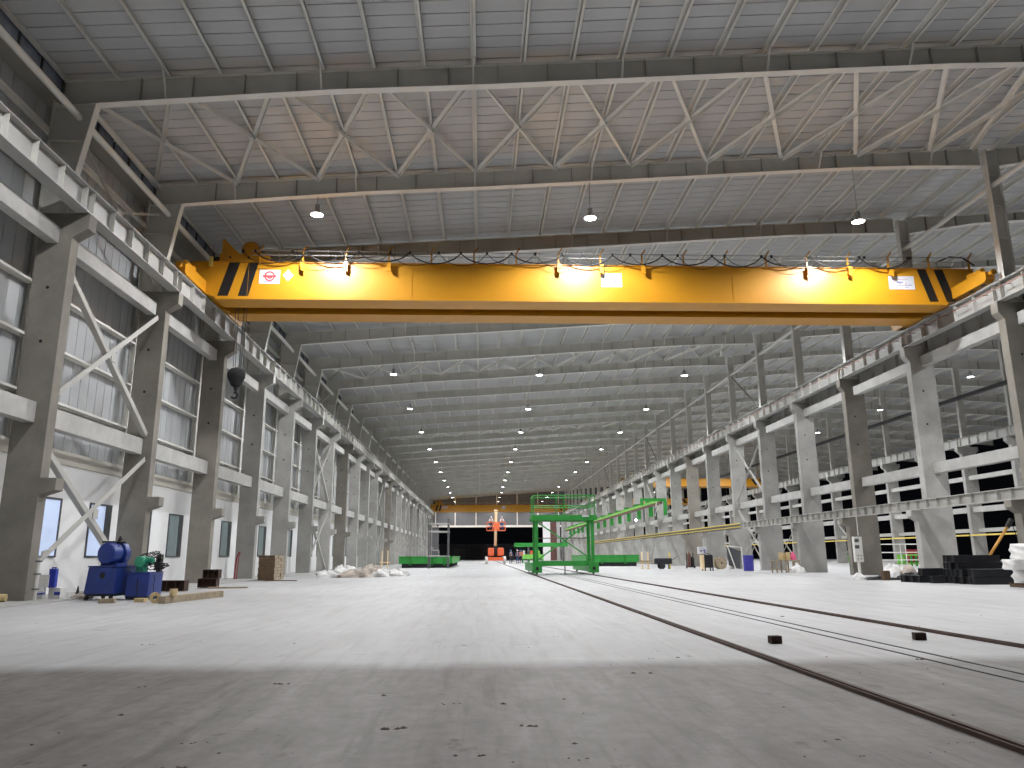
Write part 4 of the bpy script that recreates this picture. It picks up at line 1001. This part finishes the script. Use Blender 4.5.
# workbench with blocks
r = empty('workbench', (17.15, 43.2, 0), 'pale wooden workbench crowded with blocks beside a column of the open row', 'table')
MB().box(-.75, .65, -.4, .4, .64, .70).build('bench_top', 'wood', r)
for x in (-.68, -.15, .25, .6):
    for y in (-.35, .35): MB().box(x-.035, x+.035, y-.035, y+.035, 0, .64).build('leg', 'wood', r)
MB().box(-.7, .62, -.38, .38, .15, .19).build('lower_shelf', 'wood', r)
for i, (x, y, w, h, m, lab) in enumerate(((-.30,0,.09,.42,'palewood','upright yellowish block on the workbench, nearest the barrel'), (-.06,.1,.08,.38,'palewood','upright yellowish block in the middle of the workbench'), (.14,0,.11,.42,'palewood','wide upright yellowish block on the workbench beside the pink cloth'))):
    o = MB().box(-w, w, -.06, .06, 0, h).build('wood_block', m, bevel=.01); o.location = (17.15+x, 43.2+y, .70); tag(o, lab, 'block', 'blocks on the workbench')
lump('pink_cloth', (17.58, 43.2, .70), .16, .12, .38, 31, 'pink', 'pink cloth bundle at the end of the workbench', 'cloth')
lump('white_bag', (17.5, 42.55, 0), .40, .28, .40, 32, 'plastic', 'white sack leaning against the workbench beside the column', 'bag')
r = empty('hand_cart', (13.35, 56.8, 0), 'black two-wheeled cart in front of the open row', 'cart')
MB().box(-.6, .65, -.3, .3, .35, .78).build('tub', 'blacksteel', r, bevel=.08)
for y in (-.33, .33): MB().tube((-.1, y-.03, .22), (-.1, y+.03, .22), .22, 16).build('wheel', 'rubber', r)
MB().path([(.6,0,.6),(.95,0,.75),(1.1,0,.95)], .025, 6).box(.4,.48,-.05,.05,0,.36).build('handle', 'steel_dark', r)
r = empty('bottle_trolley', (15.9, 58.5, 0), 'dark trolley carrying a reddish bottle in front of the open row', 'trolley')
MB().box(-.3, .3, -.25, .25, .08, .14).box(-.28, -.22, .15, .21, .14, 1.15).box(.22, .28, .15, .21, .14, 1.15).build('frame', 'blacksteel', r)
MB().lathe([(0,.14),(.13,.14),(.14,.17),(.14,.95),(.09,1.1),(.04,1.14),(.04,1.25),(0,1.25)], (-.1,0,0), 16).build('bottle', 'sheet_brown', r)
MB().lathe([(0,.14),(.12,.14),(.13,.17),(.13,.75),(.08,.88),(.04,.92),(0,.95)], (.16,0,0), 16).build('bottle', 'blacksteel', r)
for x in (-.3,.3): MB().tube((x-.03,.1,.12),(x+.03,.1,.12),.12,14).build('wheel', 'rubber', r)
r = empty('switch_box', (18.30, YL(4) - .5, .62), 'grey electrical switch box on a post beside the second column of the open row', 'box')
MB().box(-.22, .17, -.12, .12, .0, 1.2).build('case', 'steel_light', r, bevel=.02)
MB().box(-.08,.0,-.08,.08,-.62,0).box(.05,.08,-.02,.02,1.25,2.3).build('post', 'steel_light', r)
for x, z in ((-.12,1.02),(-.12,.72)): MB().box(x-.09, x+.12, -.135, -.12, z-.08, z+.08).build('display', 'steel_dark', r)
for x, z in ((-.1,.3),(.05,.3),(-.1,.15),(.05,.15)): MB().lathe([(0,-.02),(.03,-.02),(.03,0)], (x,-.12,z), 10, 0, 'y').build('knob', 'steel_dark', r)
# black sheeting and bits before the second column
lump('black_sheet', (15.85, 30.4, 0), .62, .35, .14, 41, 'black', 'black sheeting spread on the floor before the second column of the open row', 'sheet')
lump('black_sheet', (17.05, 30.1, 0), .62, .4, .24, 42, 'blacksteel', 'rumpled dark sheeting beside the black box tubes', 'sheet')
timber('wood_block', (15.82, 30.0, .0), (.28, .20, .36), .1, 'brown wooden block standing on the black sheeting', 'darkwood')
lump('plastic_scrap', (16.6, 30.9, .0), .42, .3, .48, 43, 'plastic', 'crumpled white plastic beside the round pale sack', 'plastic')
lump('plastic_scrap', (15.35, 31.2, .0), .26, .2, .20, 44, 'plastic', 'low white plastic scrap at the open end of the black sheeting', 'plastic')
lump('round_sack', (17.1, 30.6, .24), .26, .24, .32, 45, 'dirtyplastic', 'round pale sack resting on the dark sheeting', 'bag', rough=.08)
# black box tubes
def boxtube(x, y, z, L, s, rz, label):
    mb = MB(); hollow(mb, -L/2, L/2, -s/2, s/2, 0, s, .014)
    o = mb.build('box_tube', ['blacksteel', 'void']); o.location = (x, y, z); o.rotation_euler = (0,0,rz); return tag(o, label, 'tube', 'black box tubes')
bt = []
q = lambda: random.uniform(-.10, .06)
for j in range(2):
    for i in range(3): bt.append((17.0 + q(), 25.15+.28*i, .25*j, 1.65, .24, .03, 'long black box tube, %s layer of the low front pile, %s from the front' % (('bottom','top')[j], ORD[i])))
for j in range(2):
    for i in range(3): bt.append((17.1 + q(), 26.2+.28*i, .48+.235*j, 1.65, .23, .02, 'long black box tube, %s layer of the raised rear pile, %s from the front' % (('lower','upper')[j], ORD[i])))
for j in range(2):
    for i in range(3): bt.append((17.05 + q()*2, 26.2+.28*i, .24*j, 1.6, .235, .02, 'black box tube under the raised rear pile, %s layer, %s from the front' % (('bottom','second')[j], ORD[i])))
for i, (x, y, z) in enumerate(((15.82, 26.6, 0), (15.95, 27.2, 0), (16.1, 27.6, 0), (15.9, 27.2, .25), (16.15, 28.0, 0), (16.3, 27.7, .25))):
    bt.append((x, y, z, (.40,.9,1.3,.6,1.6,.8)[i], .24, .03*(i-2), 'short black box tube in the loose pile toward the sheeting, %s' % (('lowest in front','behind the front one','third row on the floor','on top in front','last row on the floor','on top behind')[i])))
for b in bt: boxtube(*b)
# wrapped pallet at the picture edge
r = empty('wrapped_pallet', (16.65, 22.7, 0), 'white stretch-wrapped load on a small pallet at the picture edge', 'pallet')
pl = MB()
for y in (-.5, -.25, 0, .25, .5): pl.box(-.6, .6, y-.05, y+.05, .10, .125)
for x in (-.52, 0, .52): pl.box(x-.05, x+.05, -.55, .55, 0, .10)
pl.build('pallet', 'darkwood', r)
def wrapbox(x0, x1, y0, y1, z0, z1, seed):
    rnd = random.Random(seed); mb = MB(); N = 28; Q = 10; vs = []
    for j in range(Q+1):
        z = z0 + (z1-z0)*j/Q
        for i in range(N):
            a = 2*PI*i/N; c, s = math.cos(a), math.sin(a); m = max(abs(c), abs(s))**.85; sh = 1 + .05*math.sin(5*z*6+a*3+seed) + rnd.uniform(-.03,.03)
            if j in (0, Q): sh *= .93
            vs.append(((x0+x1)/2 + (x1-x0)/2*c/m*sh, (y0+y1)/2 + (y1-y0)/2*s/m*sh, z))
    mb.add(vs, [(j*N+i, j*N+(i+1)%N, (j+1)*N+(i+1)%N, (j+1)*N+i) for j in range(Q) for i in range(N)] , 0, True)
    mb.add(vs[-N:], [tuple(range(N))]); return mb
wrapbox(-.58, .58, -.5, .5, .125, .80, 3).build('lower_load', 'plastic', r)
wrapbox(-.60, .50, -.42, .42, .80, 1.28, 5).build('upper_load', 'plastic', r)
wrapbox(-1.0, -.5, -.35, .2, .52, .82, 8).build('protruding_load', 'plastic', r)
r = empty('orange_prop', (0, 28.2, 0), 'slanted orange prop rising behind the black box tubes', 'prop')
MB().tube((17.95, -.3, .0), (19.85, .1, 2.02), .05, 10).build('prop_tube', 'prop', r)
MB().tube((19.78, .08, 1.95), (20.0, .12, 2.24), .09, 10).build('prop_head', 'black', r)
MB().tube((19.98, .12, 2.2), (20.6, .2, 0), .015, 6).build('prop_cable', 'rubber', r)
# neighbouring hall bits
for i, (x, y, lab) in enumerate(((41.9, 88, 'green railing-like rack beyond the open row, seen beside the grey switch box'), (34.5, 62, 'green rack with red boxes beyond the open row, seen by the guard rail'))):
    r = empty('green_rack', (x, y, 0), lab, 'rack', 'green racks in the neighbouring hall')
    MB().box(0, 3.0, 0, .1, .15, .25).box(0, 3.0, 0, .1, .85, .95).box(0, 3.0, 1.2, 1.3, .15, .95).build('frame', 'green2', r)
    for q in range(8): MB().box(.02+q*.41, .14+q*.41, 0, .1, .0, .85).build('upright', 'green', r)
    if i == 1:
        for q in range(3): MB().box(.5+q*.8, 1.0+q*.8, .3, .9, .3, 1.35).build('red_case', 'red', r)
r = empty('guard_rail', (29.5, 57, 0), 'pale tube guard rail beyond the open row, in front of the green rack', 'rail')
for z in (.55, 1.1, 1.7): MB().tube((0,0,z),(3.9,0,z),.035,8).build('rail', 'steel_light', r)
for x in (1.9, 2.3, 3.9): MB().tube((x,0,0),(x,0,1.7),.035,8).build('upright', 'steel_light', r)
# outside beyond the far row: low beams and yellow bars on the columns
for i, k in enumerate(range(6, 20)):
    lab = 'yellow bar on the far row columns, %s bay from the camera end' % ORD[i]
    if i == 0:
        yb = MB().box(40.25, 40.45, TH, BAY, 2.40, 2.52).build('yellow_bar', 'paleyellow'); yb.location = (0, YL(k), 0); tag(yb, lab, 'bar', 'yellow bars on the far row')
        gb = MB().box(40.95, 41.2, TH, BAY, 2.70, 3.0).build('grey_bar', 'sheet_grey'); gb.location = (0, YL(k), 0); tag(gb, lab.replace('yellow bar', 'grey bar'), 'bar', 'grey bars on the far row')
    else:
        dup(yb, (0, YL(k), 0), lab); dup(gb, (0, YL(k), 0), lab.replace('yellow bar', 'grey bar'))

# ------------------------------------------------------------------ world, camera
w = bpy.data.worlds.new('night'); scn.world = w; w.use_nodes = True
w.node_tree.nodes['Background'].inputs['Color'].default_value = (.45, .5, .65, 1)
w.node_tree.nodes['Background'].inputs['Strength'].default_value = .004
cam = bpy.data.cameras.new('camera'); co = bpy.data.objects.new('camera', cam); COL.objects.link(co); scn.camera = co
cam.sensor_fit = 'HORIZONTAL'; cam.sensor_width = 36; cam.lens = 759.6/1024*36; cam.clip_end = 1000
yw, pt, rl = .0414, .2225, -.0053
F = Vector((math.sin(yw)*math.cos(pt), math.cos(yw)*math.cos(pt), math.sin(pt)))
R = Vector((math.cos(yw), -math.sin(yw), 0)); U = R.cross(F)
R, U = R*math.cos(rl) + U*math.sin(rl), -R*math.sin(rl) + U*math.cos(rl)
mw = Matrix(((R.x, U.x, -F.x, 0), (R.y, U.y, -F.y, 0), (R.z, U.z, -F.z, 1.0), (0,0,0,1)))
co.matrix_world = mw
vs = scn.view_settings
vs.view_transform = 'Standard'; vs.look = 'None'; vs.exposure = 0.0; vs.gamma = 1.0; vs.use_curve_mapping = False
scn.cycles.use_denoising = True
scn.cycles.max_bounces = 8; scn.cycles.diffuse_bounces = 5; scn.cycles.glossy_bounces = 3; scn.cycles.caustics_reflective = False; scn.cycles.caustics_refractive = False
scn.cycles.sample_clamp_indirect = 6
